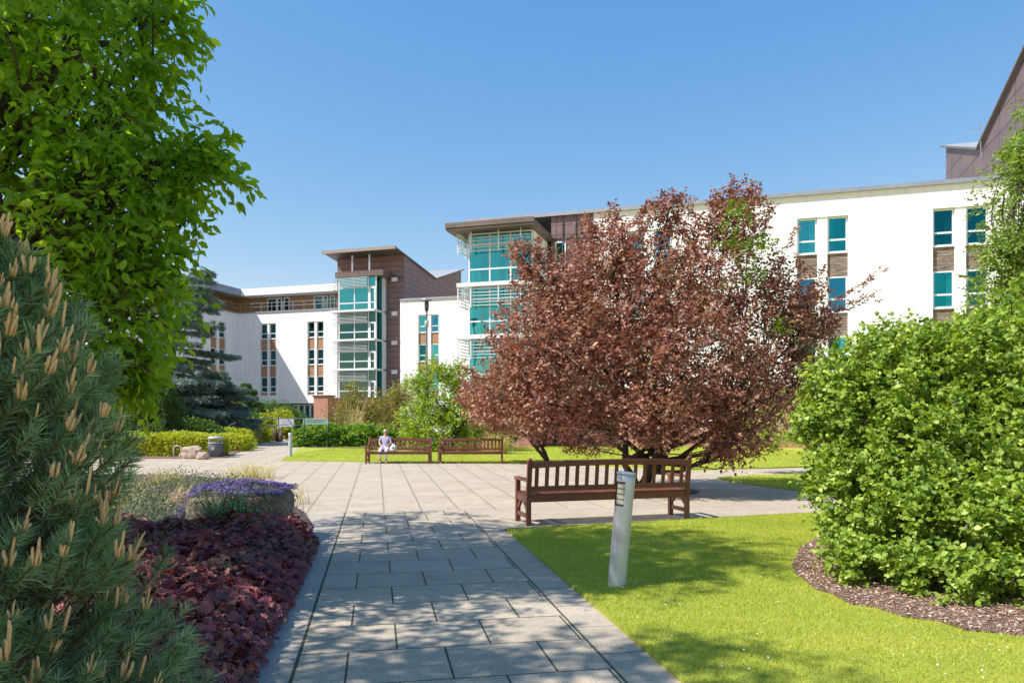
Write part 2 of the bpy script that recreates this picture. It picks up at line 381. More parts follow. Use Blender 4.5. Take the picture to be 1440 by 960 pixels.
def tri_mesh(name, V, T, m, parent=None, tint=None):
    me = bpy.data.meshes.new(name); V = np.asarray(V, np.float32); T = np.asarray(T, np.int32)
    me.vertices.add(len(V)); me.vertices.foreach_set('co', V.ravel())
    me.loops.add(T.size); me.loops.foreach_set('vertex_index', T.ravel())
    me.polygons.add(len(T)); me.polygons.foreach_set('loop_start', np.arange(0, T.size, 3, dtype=np.int32))
    me.polygons.foreach_set('loop_total', np.full(len(T), 3, np.int32))
    if tint is not None:
        a = me.attributes.new('tint', 'FLOAT', 'POINT'); a.data.foreach_set('value', np.asarray(tint, np.float32))
    me.update(calc_edges=True); me.validate()
    return link(name, me, m, parent)

def nrm(a): return a / np.maximum(np.linalg.norm(a, axis=-1, keepdims=True), 1e-9)
# leaf templates: (along, side, up) vertices and triangles
T_DIAMOND = (np.array([(0, 0, 0), (.45, .5, .06), (1, 0, -.12), (.45, -.5, .06)]), np.array([(0, 3, 2), (0, 2, 1)]))
T_LEAF = (np.array([(0, 0, 0), (.3, .42, .07), (.68, .36, .03), (1, 0, -.16), (.68, -.36, .03), (.3, -.42, .07), (.35, 0, -.02), (.7, 0, -.05)]),
          np.array([(0, 5, 6), (0, 6, 1), (5, 4, 7), (5, 7, 6), (6, 7, 2), (6, 2, 1), (7, 4, 3), (7, 3, 2)]))
T_CURL = (np.array([(0, 0, 0), (.25, .5, .16), (.7, .46, .02), (1, .05, -.30), (.68, -.46, .10), (.25, -.46, -.06), (.5, 0, -.04)]),
          np.array([(0, 6, 1), (1, 6, 2), (2, 6, 3), (3, 6, 4), (4, 6, 5), (5, 6, 0)]))
_a = np.linspace(0, 2 * np.pi, 15)[:-1]
_r = np.where(np.arange(14) % 2 == 0, .56, .40); _r[0] = .52
T_LOBED = (np.vstack([[(.42, 0, .0)], np.stack([.42 - _r * np.cos(_a), _r * np.sin(_a), np.where(np.arange(14) % 2 == 0, -.10, .08)], 1)]),
           np.array([(0, i + 1, (i + 1) % 14 + 1) for i in range(14)]))
T_FLOWER = (np.array([(0, -.5, 0), (1, -.5, 0), (1, .5, 0), (0, .5, 0), (.5, 0, -.2)]), np.array([(4, 0, 1), (4, 1, 2), (4, 2, 3), (4, 3, 0)]))
T_NEEDLE = (np.array([(0, -.5, 0), (0, .5, 0), (.55, .5, .04), (.55, -.5, .04), (1, 0, .02)]), np.array([(0, 1, 2), (0, 2, 3), (3, 2, 4)]))

class Leaves:
    def __init__(s, seed): s.rng = np.random.default_rng(seed); s.P = []; s.D = []; s.N = []; s.Ln = []; s.W = []; s.t = []
    def add(s, P, D, Nn, Ln, W, t=None):
        n = len(P); s.P.append(P); s.D.append(nrm(D)); s.N.append(Nn)
        s.Ln.append(np.broadcast_to(Ln, (n,)).astype(float)); s.W.append(np.broadcast_to(W, (n,)).astype(float))
        s.t.append(s.rng.random(n) if t is None else np.clip(t, 0, 1))
    def twigs(s, S, D, Lt, k, ll, lw, droop=.25, spread=.9, hang=.35, jit=.35, flat=.5, t=None):
        """k leaves set alternately along each twig"""
        n = len(S); r = s.rng; D = nrm(D); Lt = np.broadcast_to(Lt, (n,))[:, None, None]
        tt = ((np.arange(k) + r.random((n, k)) * .6 + .3) / k)[..., None]
        P = S[:, None] + D[:, None] * Lt * tt; P[..., 2] -= (droop * Lt * tt ** 2)[..., 0]
        up = nrm(np.array([0, 0, 1.]) + r.normal(0, .35, (n, 3)))
        side = nrm(np.cross(D, up))
        sg = np.where(np.arange(k) % 2 == 0, 1., -1.)[None, :, None] * np.ones((n, 1, 1))
        d = D[:, None] * .65 + side[:, None] * sg * spread + r.normal(0, jit, (n, k, 3)); d[..., 2] -= hang
        Nn = up[:, None] * flat + r.normal(0, .45, (n, k, 3)) + D[:, None] * .25
        sc_ = .7 + .6 * r.random((n, k))
        tw = r.random((n, 1)) if t is None else np.asarray(t).reshape(n, 1)
        s.add(P.reshape(-1, 3), d.reshape(-1, 3), Nn.reshape(-1, 3), (ll * sc_).ravel(), (lw * sc_).ravel(), (.5 * tw + .5 * r.random((n, k))).ravel())
    def build(s, name, m, parent, tmpl=T_LEAF, clip=None):
        P = np.concatenate(s.P); D = np.concatenate(s.D); Nn = np.concatenate(s.N); Ln = np.concatenate(s.Ln); W = np.concatenate(s.W); t = np.concatenate(s.t)
        ok = P[:, 2] > .02
        if clip is not None: ok &= clip(P)
        P, D, Nn, Ln, W, t = P[ok], D[ok], Nn[ok], Ln[ok], W[ok], t[ok]
        S = nrm(np.cross(D, Nn)); U = np.cross(S, D)
        tv, tf = tmpl; k = len(tv)
        V = P[:, None] + (D * Ln[:, None])[:, None] * tv[None, :, 0:1] + (S * W[:, None])[:, None] * tv[None, :, 1:2] + (U * Ln[:, None])[:, None] * tv[None, :, 2:3]
        T = (tf[None] + (np.arange(len(P)) * k)[:, None, None]).reshape(-1, 3)
        return tri_mesh(name, V.reshape(-1, 3), T, m, parent, np.repeat(t, k))

def wob(P, f, ph=0):
    return (np.sin(P[:, 0] * f + ph) * np.sin(P[:, 1] * f * 1.13 + 1.7 + ph) + np.sin(P[:, 2] * f * 1.21 + .6 * ph) * np.sin((P[:, 0] + P[:, 1]) * f * .73 + 2.1) +
            .6 * np.sin(P[:, 0] * f * 2.3 + 1) * np.sin(P[:, 2] * f * 2.1 + ph)) / 2
def crown(rng, lobes, n, shell=.45, gap=-.35, f=2.0, ph=0.):
    c = np.array([l[0] for l in lobes], float); r = np.array([l[1] if hasattr(l[1], '__len__') else (l[1],) * 3 for l in lobes], float)
    w = (r[:, 0] * r[:, 1] * r[:, 2]) ** (2 / 3); idx = rng.choice(len(lobes), n, p=w / w.sum())
    d = nrm(rng.normal(size=(n, 3))); rad = shell + (1 - shell) * rng.random(n) ** .6
    rad *= 1 + .14 * wob(d * 2 + c[idx], 3.1, ph)
    P = c[idx] + d * rad[:, None] * r[idx]; D = nrm(d / r[idx])
    ok = wob(P, f, ph) > gap
    return P[ok], D[ok], idx[ok]
def limb(mb, a, b_, r0, r1, rng, bend=.12, n=7, sag=.0, seg=6):
    a = Vector(a); b_ = Vector(b_); l = (b_ - a).length; off = Vector(rng.normal(0, bend * l * .5, 3)); pts = []; rs = []
    for i in range(seg + 1):
        t = i / seg; p = a.lerp(b_, t) + off * math.sin(math.pi * t) + Vector(rng.normal(0, .012 * l, 3)) * (0 < i < seg)
        p.z -= sag * l * math.sin(math.pi * t); pts.append(p); rs.append(r0 + (r1 - r0) * t)
    mb.tube(pts, rs, n)
    return pts

def broadleaf(name, base, fork_z, lobes, ntw, tw_len, k, ll, lw, lm, bm, label, cat, seed, r0=.15, shell=.45, gap=-.35, f=2.0, hang=.35, droop=.25,
              tmpl=T_LEAF, stems=1, group=None, up=.25, twig_branches=14, spread=.9, extra=None, tint_bias=None, clip=None):
    rng = np.random.default_rng(seed)
    root = empty(name, (base[0], base[1], 0), 0, label, cat, group)
    b = np.array([base[0], base[1], 0.])
    LB = [((l[0][0] - b[0], l[0][1] - b[1], l[0][2]), l[1]) for l in lobes]
    mb = MB(); forks = []
    for i in range(stems):
        a = rng.uniform(0, 6.28) if stems > 1 else 0; rr = .16 * (stems > 1) * (1 + .5 * rng.random())
        f0 = (math.cos(a) * rr * .5, math.sin(a) * rr * .5, -.05); f1 = (math.cos(a) * rr * 2.2 , math.sin(a) * rr * 2.2, fork_z * (.8 + .4 * rng.random()))
        mb.tube([(f0[0] * 1.3, f0[1] * 1.3, -.05), (f0[0], f0[1], .12)], [r0 * 1.35, r0], 9)
        limb(mb, (f0[0], f0[1], .12), f1, r0, r0 * .75, rng, .1, 9); forks.append(f1)
    P, D, idx = crown(rng, LB, ntw, shell, gap, f, seed % 7)
    for j, l in enumerate(LB):
        fk = forks[j % len(forks)]; c = l[0]
        pts = limb(mb, fk, c, r0 * .62, r0 * .22, rng, .22, 7)
        sel = np.where(idx == j)[0]
        if len(sel):
            for q_ in rng.choice(sel, min(twig_branches, len(sel)), replace=False):
                s_ = pts[rng.integers(2, len(pts))]
                limb(mb, s_, P[q_] , r0 * .16, .006, rng, .18, 5, 0, 5)
    mb.build('trunk', bm, root)
    lv = Leaves(seed + 1)
    DD = D + rng.normal(0, .5, D.shape); DD[:, 2] += up
    L_ = tw_len * (.6 + .8 * rng.random(len(P)))
    lv.twigs(P - nrm(DD) * (L_ * .5)[:, None], DD, L_, k, ll, lw, droop, spread, hang, t=None if tint_bias is None else tint_bias(P, rng))
    if extra: extra(lv, rng)
    lv.build('crown', lm, root, tmpl, clip)
    return root

# ------------------------------------------------------------------ setting
ground = MB(); ground.quad((-400, -60, -.004), (400, -60, -.004), (400, 700, -.004), (-400, 700, -.004))
tag(ground.build('ground', M['lawn_far']), kind='structure')
TH = math.atan2(.1805, .9836)
def pq(p, q): return (p * -.1805 + q * .9836, p * .9836 + q * .1805)
paving_poly = [(-14, -6), (10, -6), (34, 10), (34, 23), g(1140, 657), g(1000, 661), g(940, 663), g(860, 652), g(640, 651), g(395, 648), g(428, 629), g(432, 613.5), g(432, 608), g(398, 608), g(396, 613.5), g(330, 638), g(318, 644), g(200, 645), (-24, 27.5), (-24, -6)]
pav = MB().prism(ccw(paving_poly), -.3, .004).build('paving', M['paving']); tag(pav, kind='structure')
# near lawn
c0 = g(712, 746); c1 = g(1145, 722.5)
dx, dy = c1[0] - c0[0], c1[1] - c0[1]; c2 = (c0[0] + dx * 2.6, c0[1] + dy * 2.6)
near_lawn = [pq(-3, 1.75), pq(10.0, 1.75), (c0[0] - .02, c0[1] - .05), (c0[0] + .1, c0[1] + .02), c2, (16, -3)]
sheet('lawn', near_lawn, -.1, .03, M['lawn_near'])
kerb = MB()
kd = Vector((dx, dy, 0)).normalized(); kn = Vector((-kd.y, kd.x, 0))
a = Vector((c0[0] - .1, c0[1] - .03, 0)); b_ = Vector((c2[0], c2[1], 0))
kerb.quad(*[tuple(v) for v in ()]) if False else None
kerb.prism(ccw([(a + kn * .01)[:2], (b_ + kn * .01)[:2], (b_ + kn * .09)[:2], (a + kn * .09)[:2]]), -.1, .016)
tag(kerb.build('kerb', M['kerb']), kind='structure')
far_lawn = [g(395, 648), g(560, 650.5), g(640, 651), g(780, 652.5), g(880, 657), g(960, 660), g(1080, 658.5), g(1200, 654), g(1600, 648), (60, 36), (24, 44), (-2, 44), (-9, 41), g(424, 629)]
sheet('lawn', far_lawn, -.1, .035, M['lawn_far'])
mid_lawn = [g(1008, 673), g(1060, 669.5), g(1150, 668), g(1400, 664), g(1400, 712), g(1160, 695), g(1080, 685), g(1030, 678)]
sheet('lawn', mid_lawn, -.1, .033, M['lawn_far'])

def inside(P, poly):
    x, y = P[:, 0], P[:, 1]; c = np.zeros(len(P), bool); n = len(poly)
    for i in range(n):
        x0, y0 = poly[i]; x1, y1 = poly[(i + 1) % n]
        cr = ((y0 > y) != (y1 > y)) & (x < (x1 - x0) * (y - y0) / (y1 - y0 + 1e-12) + x0); c ^= cr
    return c
mulch_poly = [g(1118, 790), g(1114, 799), g(1120, 812), g(1131, 819), g(1148, 834), g(1172, 841), g(1196, 855), g(1232, 860), g(1270, 873), g(1322, 880), g(1360, 893), g(1404, 896), g(1500, 910), (9, 4.6), (11, 11), g(1300, 735), g(1200, 745), g(1150, 760), g(1125, 775)]
def grass(name, poly, n, box, hgt, wid, seed, z=.03, avoid=None, lab=None):
    rng = np.random.default_rng(seed); P = np.stack([rng.uniform(box[0], box[1], n), rng.uniform(box[2], box[3], n)], 1)
    P = P[inside(P, poly)]
    if avoid is not None: P = P[~inside(P, avoid)]
    P = P[(P[:, 0] < P[:, 1] * .72 + .4)]
    m = len(P); P3 = np.column_stack([P, np.full(m, z - .004)])
    D = np.column_stack([rng.normal(0, .45, (m, 2)), np.ones(m)]); Nn = np.column_stack([rng.normal(0, 1, (m, 2)), rng.random(m) * .3])
    patch = .5 + .5 * np.sin(P[:, 0] * 1.7 + np.sin(P[:, 1] * 1.3) * 2) * np.sin(P[:, 1] * 2.1 + 1)
    lv = Leaves(seed); lv.add(P3, D, Nn, hgt * (.5 + rng.random(m)), wid, .35 * patch + .65 * rng.random(m))
    o = lv.build(name, M['grass_blade'], None, T_NEEDLE, clip=lambda P: P[:, 2] > -1)
    return tag(o, lab, 'grass', kind='stuff')
grass('grass', near_lawn, 330000, (-.9, 9.5, 3.6, 13.5), .026, .0045, 11, avoid=mulch_poly, lab='short mown bright green grass of the nearest lawn beside the slab path')

def edge_blades():
    rng = np.random.default_rng(21); n = 9000; p = rng.uniform(3.6, 10.1, n); q = 1.75 + np.abs(rng.normal(0, .02, n)) + .012 * np.sin(p * 9); P = np.stack([p * -.1805 + q * .9836, p * .9836 + q * .1805, np.full(n, .02)], 1)
    D = np.stack([rng.normal(-.75, .5, n), rng.normal(0, .5, n), np.full(n, .9)], 1); lv = Leaves(22); lv.add(P, D, rng.normal(size=(n, 3)), .045 * (.4 + rng.random(n)), .005)
    t = rng.random(4000); P = np.column_stack([c0[0] + (c2[0] - c0[0]) * t, c0[1] + (c2[1] - c0[1]) * t, np.full(4000, .02)]) + rng.normal(0, .02, (4000, 3)) * [1, 1, 0]; lv.add(P, np.column_stack([rng.normal(0, .5, (4000, 2)), np.ones(4000)]), rng.normal(size=(4000, 3)), .04, .006)
    tag(lv.build('edge_grass', M['grass_blade'], None, T_NEEDLE, clip=lambda P: P[:, 2] > -1), 'longer untrimmed grass along the edges of the nearest lawn', 'grass', kind='stuff')
    n = 260; P = np.column_stack([rng.uniform(0, 6, n), rng.uniform(4.2, 12, n), np.full(n, .055)]); P = P[inside(P, near_lawn) & ~inside(P, mulch_poly)]; n = len(P)
    lv = Leaves(23); lv.add(P, np.column_stack([rng.normal(0, 1, (n, 2)), np.zeros(n)]), np.tile([0, -.4, 1.], (n, 1)) + rng.normal(0, .2, (n, 3)), .011, .011, np.full(n, .99))
    tag(lv.build('daisies', M['daisy'], None, T_FLOWER), 'tiny white daisies dotted over the nearest lawn', 'flowers', kind='stuff')
def grass_far(poly, n, box, seed, lab):
    rng = np.random.default_rng(seed); P = np.stack([rng.uniform(box[0], box[1], n), rng.uniform(box[2], box[3], n)], 1); P = P[inside(P, poly)]; m = len(P)
    lv = Leaves(seed); patch = .5 + .5 * np.sin(P[:, 0] * .9 + np.sin(P[:, 1] * 1.1) * 2) * np.sin(P[:, 1] * 1.3 + 1)
    lv.add(np.column_stack([P, np.full(m, .03)]), np.column_stack([rng.normal(0, .6, (m, 2)), np.ones(m)]), np.column_stack([rng.normal(0, 1, (m, 2)), rng.random(m)]), .035 * (.5 + rng.random(m)), .012, .4 * patch + .6 * rng.random(m))
    tag(lv.build('grass', M['grass_blade'], None, T_NEEDLE, clip=lambda P: P[:, 2] > -1), lab, 'grass', kind='stuff')
edge_blades()
grass_far(far_lawn, 150000, (-9, 13, 20, 40), 12, 'mown bright green grass of the far lawn behind the two benches')
grass_far(mid_lawn, 50000, (3, 16, 14, 22), 13, 'mown grass of the small lawn wedge between plaza and pale path')
sheet('mulch_bed', mulch_poly, -.1, .045, M['mulch'])
def chips(name, poly, n, box, z, seed, lab, size=.035):
    rng = np.random.default_rng(seed); P = np.stack([rng.uniform(box[0], box[1], n), rng.uniform(box[2], box[3], n)], 1); P = P[inside(P, poly)]; m = len(P)
    P3 = np.column_stack([P, z + .012 * rng.random(m)]); D = np.column_stack([rng.normal(0, 1, (m, 2)), rng.normal(0, .2, m)]); Nn = np.column_stack([rng.normal(0, .35, (m, 2)), np.ones(m)])
    lv = Leaves(seed); lv.add(P3, D, Nn, size * (.5 + rng.random(m)), size * .35 * (.5 + rng.random(m)))
    return tag(lv.build(name, M['chip'], None, T_DIAMOND), lab, 'mulch', kind='stuff')
chips('wood_chips', mulch_poly, 60000, (2.4, 9, 4.5, 12), .052, 5, 'brown bark chips under the curly leaved bush')
# planting bed on the left, soil
bed_poly = [pq(1.2, -.86), pq(9.9, -.86), g(440, 741), g(428, 722), g(395, 702), g(330, 676), g(250, 668), g(120, 668), (-13, 19), (-13, 0)]
sheet('planting_bed', bed_poly, -.1, .03, M['soil'])
back_bed = [g(318, 644), g(335, 636), g(396, 613.5), g(397, 608), (-40, 66), (-60, 45), (-40, 27.7), g(200, 645)]
sheet('mulch_bed', back_bed, -.1, .03, M['mulch'])
plum_bed = [(2.67 + 1.25 * math.cos(a), 15.6 + 1.0 * math.sin(a)) for a in np.linspace(0, 6.28, 28)[:-1]]
sheet('soil_ring', plum_bed, -.1, .02, M['soil'])
plum_bed2 = [(1.25 + .8 * math.cos(a), 24.9 + .6 * math.sin(a)) for a in np.linspace(0, 6.28, 22)[:-1]]
sheet('soil_ring', plum_bed2, -.1, .045, M['soil'])
shrub_bed = [g(430, 630), g(540, 632), g(700, 632), (2, 40), (2, 60), (-19, 60)]
sheet('shrub_bed', shrub_bed, -.1, .04, M['soil'])

def litter():
    rng = np.random.default_rng(33); n = 900; p = rng.uniform(3, 12, n); q = np.where(rng.random(n) < .6, -.85 + np.abs(rng.normal(0, .12, n)), rng.uniform(-.8, 1.74, n))
    P = np.stack([p * -.1805 + q * .9836, p * .9836 + q * .1805, np.full(n, .009)], 1); keep = (q < -.4) | (rng.random(n) < .35); P = P[keep]; n = len(P)
    lv = Leaves(34); s_ = .006 + .016 * rng.random(n) ** 3; lv.add(P, np.column_stack([rng.normal(0, 1, (n, 2)), np.zeros(n)]), np.tile([0, 0, 1.], (n, 1)) + rng.normal(0, .2, (n, 3)), s_, s_ * .6)
    tag(lv.build('leaf_litter', M['chip'], None, T_DIAMOND, clip=lambda P: P[:, 2] > -1), 'small dry leaves and crumbs of bark scattered on the slab path', 'leaf litter', kind='stuff')
litter()
# ------------------------------------------------------------------ buildings, in axes s (along the facades) and d (away)
A17 = R(17); ce, se = math.cos(A17), math.sin(A17)
def S_(X, D):
    u = (X - CX) / F; Y = D / (se * u + ce); return Y * (ce * u - se)
def Z_(y, X, D):
    u = (X - CX) / F; Y = D / (se * u + ce); return EYE + (HZ - y) / F * Y
def bld(name, s0, d0, label, cat='building', group=None):
    o = empty(name, (s0 * ce + d0 * se, -s0 * se + d0 * ce, 0), -A17, label, cat, group); o['_s'] = s0; o['_d'] = d0
    return o
class BB:
    """mesh builder in absolute (s, d) axes, written relative to its building root"""
    def __init__(s, root, axis='s'): s.m = MB(); s.o = (root['_s'], root['_d']); s.root = root
    def box(s, a, b_, c, d, e, f, mi=0): s.m.box(a - s.o[0], b_ - s.o[0], c - s.o[1], d - s.o[1], e, f, mi); return s
    def quad(s, *pts, mi=0): s.m.quad(*[(p[0] - s.o[0], p[1] - s.o[1], p[2]) for p in pts], mi=mi); return s
    def beam(s, a, b_, w, h, up=(0, 0, 1)): s.m.beam((a[0] - s.o[0], a[1] - s.o[1], a[2]), (b_[0] - s.o[0], b_[1] - s.o[1], b_[2]), w, h, up); return s
    def build(s, name, m, parent=None, bevel=0): return s.m.build(name, m, parent or s.root, bevel)

def holes_wall(B, s0, s1, z0, z1, d, holes, depth=.22, flip=False):
    """front wall face at depth d with openings and their reveals. flip: wall faces +s, s runs along d and 'd' is the s position"""
    ss = sorted({s0, s1, *[h[0] for h in holes], *[h[1] for h in holes]}); zz = sorted({z0, z1, *[h[2] for h in holes], *[h[3] for h in holes]})
    def P(s, dd, z): return (d - dd, s, z) if flip else (s, d + dd, z)
    for i in range(len(ss) - 1):
        for j in range(len(zz) - 1):
            cs, cz = (ss[i] + ss[i + 1]) / 2, (zz[j] + zz[j + 1]) / 2
            if any(h[0] < cs < h[1] and h[2] < cz < h[3] for h in holes): continue
            B.quad(P(ss[i], 0, zz[j]), P(ss[i + 1], 0, zz[j]), P(ss[i + 1], 0, zz[j + 1]), P(ss[i], 0, zz[j + 1]))
    for h in holes:
        a, b_, c, e = h[:4]
        B.quad(P(a, 0, c), P(a, 0, e), P(a, depth, e), P(a, depth, c)); B.quad(P(b_, 0, c), P(b_, depth, c), P(b_, depth, e), P(b_, 0, e))
        B.quad(P(a, 0, e), P(b_, 0, e), P(b_, depth, e), P(a, depth, e)); B.quad(P(a, 0, c), P(a, depth, c), P(b_, depth, c), P(b_, 0, c))

def window(root, s0, s1, z0, z1, d, split=.36, gl='teal_glass', cur=None, fr=.07, flip=False, fm='white_metal', open_=0):
    """one window: frame, with pane and curtain under it"""
    def bx(B, a, b_, c, e, f_, h):
        if flip: B.box(d - e, d - c, a, b_, f_, h)
        else: B.box(a, b_, d + c, d + e, f_, h)
    B = BB(root)
    bx(B, s0, s0 + fr, 0, .07, z0, z1); bx(B, s1 - fr, s1, 0, .07, z0, z1)
    bx(B, s0 + fr, s1 - fr, .002, .068, z0, z0 + fr); bx(B, s0 + fr, s1 - fr, .002, .068, z1 - fr, z1)
    if split: zs = z0 + (z1 - z0) * split; bx(B, s0 + fr, s1 - fr, -.004, .06, zs - fr * .6, zs + fr * .6)
    bx(B, s0 - .03, s1 + .03, -.09, .0, z0 - .05, z0 - .005)
    w = B.build('window', M[fm])
    B = BB(root); bx(B, s0 + fr * .5, s1 - fr * .5, .03, .036, z0 + fr * .5, z1 - fr * .5)
    p = B.build('pane', M[gl]); p.parent = w
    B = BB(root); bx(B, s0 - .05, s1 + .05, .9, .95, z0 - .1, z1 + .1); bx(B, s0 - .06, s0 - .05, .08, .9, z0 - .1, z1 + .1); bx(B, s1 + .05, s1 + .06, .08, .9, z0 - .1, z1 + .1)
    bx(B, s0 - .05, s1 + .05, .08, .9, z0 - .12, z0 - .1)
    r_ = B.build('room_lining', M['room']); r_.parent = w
    if cur:
        B = BB(root)
        for (a, b_) in cur:
            n = 5; A_ = s0 + (s1 - s0) * a; W_ = (s1 - s0) * (b_ - a)
            for i in range(n):
                x0, x1 = A_ + W_ * i / n, A_ + W_ * (i + 1) / n; o1, o2 = (.14, .18) if i % 2 else (.18, .14)
                if flip: B.quad((d - o1, x0, z0), (d - o2, x1, z0), (d - o2, x1, z1), (d - o1, x0, z1))
                else: B.quad((x0, d + o1, z0), (x1, d + o2, z0), (x1, d + o2, z1), (x0, d + o1, z1))
        c = B.build('curtain', M['curtain']); c.parent = w
    return w

def window_slot(root, Bw, s0, s1, pier, heads, hh, bottom, d, timber, flip=False, gl='teal_glass', seed=0, rec=.16):
    """recess with two columns of windows, timber panels between storeys and a pier in the middle"""
    rng = random.Random(seed); mid = (s0 + s1) / 2
    def bx(B, a, b_, c, e, f_, h):
        if flip: B.box(d - e, d - c, a, b_, f_, h)
        else: B.box(a, b_, d + c, d + e, f_, h)
    top = heads[0]
    Bp = BB(root); bx(Bp, mid - pier / 2, mid + pier / 2, .05, .5, bottom, top); Bp.build('pier', M['white'])
    for (a, b_) in ((s0, mid - pier / 2), (mid + pier / 2, s1)):
        for i, h in enumerate(heads):
            cu = rng.choice([[(.05, .3)], [(.62, .95)], [(.02, .2), (.72, .98)], [(.55, .98)], [(.7, .98)], [(.0, .98)], None])
            gv = rng.choice([gl, gl, gl + '_pale', gl + '_blue', gl + '_deep']) if gl == 'teal_glass' else gl
            window(root, a + .012, b_ - .012, h - hh, h - .012, d + (-rec if flip else rec), .36, gv, cu, .075, flip)
            zb = heads[i + 1] if i + 1 < len(heads) else bottom
            if h - hh - .06 > zb + .1:
                Bt = BB(root); bx(Bt, a + .012, b_ - .012, rec + .01, rec + .07, zb, h - hh - .06)
                n = int((h - hh - .06 - zb) / .14)
                for q_ in range(n): bx(Bt, a + .014, b_ - .014, rec - .006, rec + .01, zb + q_ * .14 + .012, zb + (q_ + 1) * .14)
                Bt.build('timber_panel', M[timber])

# ---- right building: long white facade, brick ground floor, glazed bay, brown rear block
D0 = 39.6
sL = S_(775, D0); sW = S_(835, D0); sR = 13.6
ZT = 12.62
rb = bld('apartment_building', (sL + sR) / 2, D0, 'long white rendered apartment block with glazed corner bay, behind the purple leaved tree')
B = BB(rb)
heads = [11.5, 8.55, 5.6]; holes = []; slots = []
for cs in (S_(1351, D0), S_(1156.5, D0), -4.5):
    holes.append((cs - 1.17, cs + 1.17, 3.75, 11.5)); slots.append((cs - 1.17, cs + 1.17))
holes_wall(B, sW, sR, 3.15, ZT, D0, holes, .9)
B.quad((sR, D0, 3.15), (sR, D0 + 12, 3.15), (sR, D0 + 12, ZT), (sR, D0, ZT)); B.quad((sL - 4.4, D0 + 12, 0), (sL - 4.4, D0 + .1, 0), (sL - 4.4, D0 + .1, ZT), (sL - 4.4, D0 + 12, ZT))
B.quad((sR, D0 + 12, 0), (sL - 4.4, D0 + 12, 0), (sL - 4.4, D0 + 12, ZT), (sR, D0 + 12, ZT))
B.build('wall', M['white'])
for i, (a, b_) in enumerate(slots): window_slot(rb, None, a, b_, .47, heads, 1.78, 3.75, D0, 'timber_grey', seed=i + 3)
B = BB(rb); bh = []
for cs in (S_(1135, D0 + .1), S_(1000, D0 + .1), S_(1290, D0 + .1)): bh.append((cs - .7, cs + .7, .95, 2.3))
holes_wall(B, sW, sR, 0, 3.15, D0 + .1, bh, .3); B.build('brick_base', M['brick'])
for h in bh: window(rb, h[0] + .012, h[1] - .012, h[2] + .06, h[3] - .012, D0 + .25, .3, 'dark_glass', [(0, .3)])
B = BB(rb); B.box(sL - 4.9, sR + .3, D0 - .12, D0 + 12.3, ZT + .003, ZT + .12); B.box(sL - 4.9, sR + .3, D0 - .16, D0 - .12, ZT - .02, ZT + .18); B.build('roof', M['grey_metal'])
B = BB(rb); B.box(sL - .0, sW, D0 + .02, D0 + .4, 0, ZT - .003); B.build('cladding', M['brown_cladding'])
for z in (9.3, 6.5): window(rb, S_(781, D0), S_(796, D0), z, z + 1.9, D0 - .05, .4, 'teal_glass')
B = BB(rb)
for z in (11.35, 8.5, 5.7): B.box(sL + .05, sW, D0 - .04, D0 + .02, z, z + .06)
for x in (sL + .62, sL + 1.35): B.box(x, x + .07, D0 - .05, D0 + .018, .2, ZT - .03)
B.build('cladding_joint', M['dark_metal'])
# bay
DB = 36.6; b0 = S_(660, DB); b1 = S_(748, DB); slabs = [3.05, 5.84, 8.57]; tops = [5.62, 8.35, 11.2]
for zi, (za, zb) in enumerate(zip(slabs, tops)):
    B = BB(rb); B.box(b0 - .55, b1 + .12, DB - .45, D0 + .0, za - .2, za); B.build('floor_slab', M['white_metal'])
    B = BB(rb); n = 3; w_ = (b1 - b0) / n
    for i in range(n + 1): x = b0 + w_ * i; B.box(x - .035, x + .035, DB - .02, DB + .08, za, zb)
    for z in (za + .04, za + .75, zb - .62, zb - .04): B.box(b0 + .035, b1 - .035, DB - .015, DB + .06, z - .035, z + .035)
    B.box(b1 - .05, b1 + .05, DB + .0, D0 - .05, za, za + .08); B.box(b1 - .05, b1 + .05, DB + .08, D0 - .05, zb - .08, zb)
    fr_ = B.build('window', M['white_metal'])
    B = BB(rb); B.box(b0, b1, DB + .02, DB + .03, za, zb); B.box(b0, b0 + .01, DB + .03, D0, za, zb); p = B.build('pane', M['bay_glass']); p.parent = fr_
    B = BB(rb)
    for (a, c_) in ((.02, .16), (.30, .46), (.55, .63)):
        for i in range(6):
            W_ = (b1 - b0); x0 = b0 + W_ * (a + (c_ - a) * i / 6); x1 = b0 + W_ * (a + (c_ - a) * (i + 1) / 6); o1, o2 = (.25, .32) if i % 2 else (.32, .25)
            B.quad((x0, DB + o1, za), (x1, DB + o2, za), (x1, DB + o2, zb), (x0, DB + o1, zb))
    c = B.build('curtain', M['curtain']); c.parent = fr_
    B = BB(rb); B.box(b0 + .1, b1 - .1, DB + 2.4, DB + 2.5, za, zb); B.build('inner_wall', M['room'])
    B = BB(rb)   # sun louvres
    for i in range(6):
        z = zb - .12 - i * .17
        B.box(b0 + .15, b1 - .05, DB - .34, DB - .22, z, z + .024)
        B.box(b0 - .5, b0 - .38, DB - .3, DB + 2.2, z, z + .024)
    for x in (b0 + .2, b0 + w_ * 1.5, b0 + w_ * 2.55): B.box(x, x + .05, DB - .4, DB - .345, zb - 1.05, zb + .02)
    for d_ in (DB - .3, DB + .8, DB + 2.1): B.box(b0 - .56, b0 - .51, d_, d_ + .06, zb - 1.05, zb + .02)
    B.build('sun_louvre', M['white_metal'])
B = BB(rb); B.box(b1 - .03, b1 + .06, DB + .12, D0 + .0, 3.1, 11.2); B.build('bay_side', M['white'])
B = BB(rb); B.box(b0 + .05, b1, DB + .1, D0, 0, 2.84); B.build('bay_base', M['brick'])
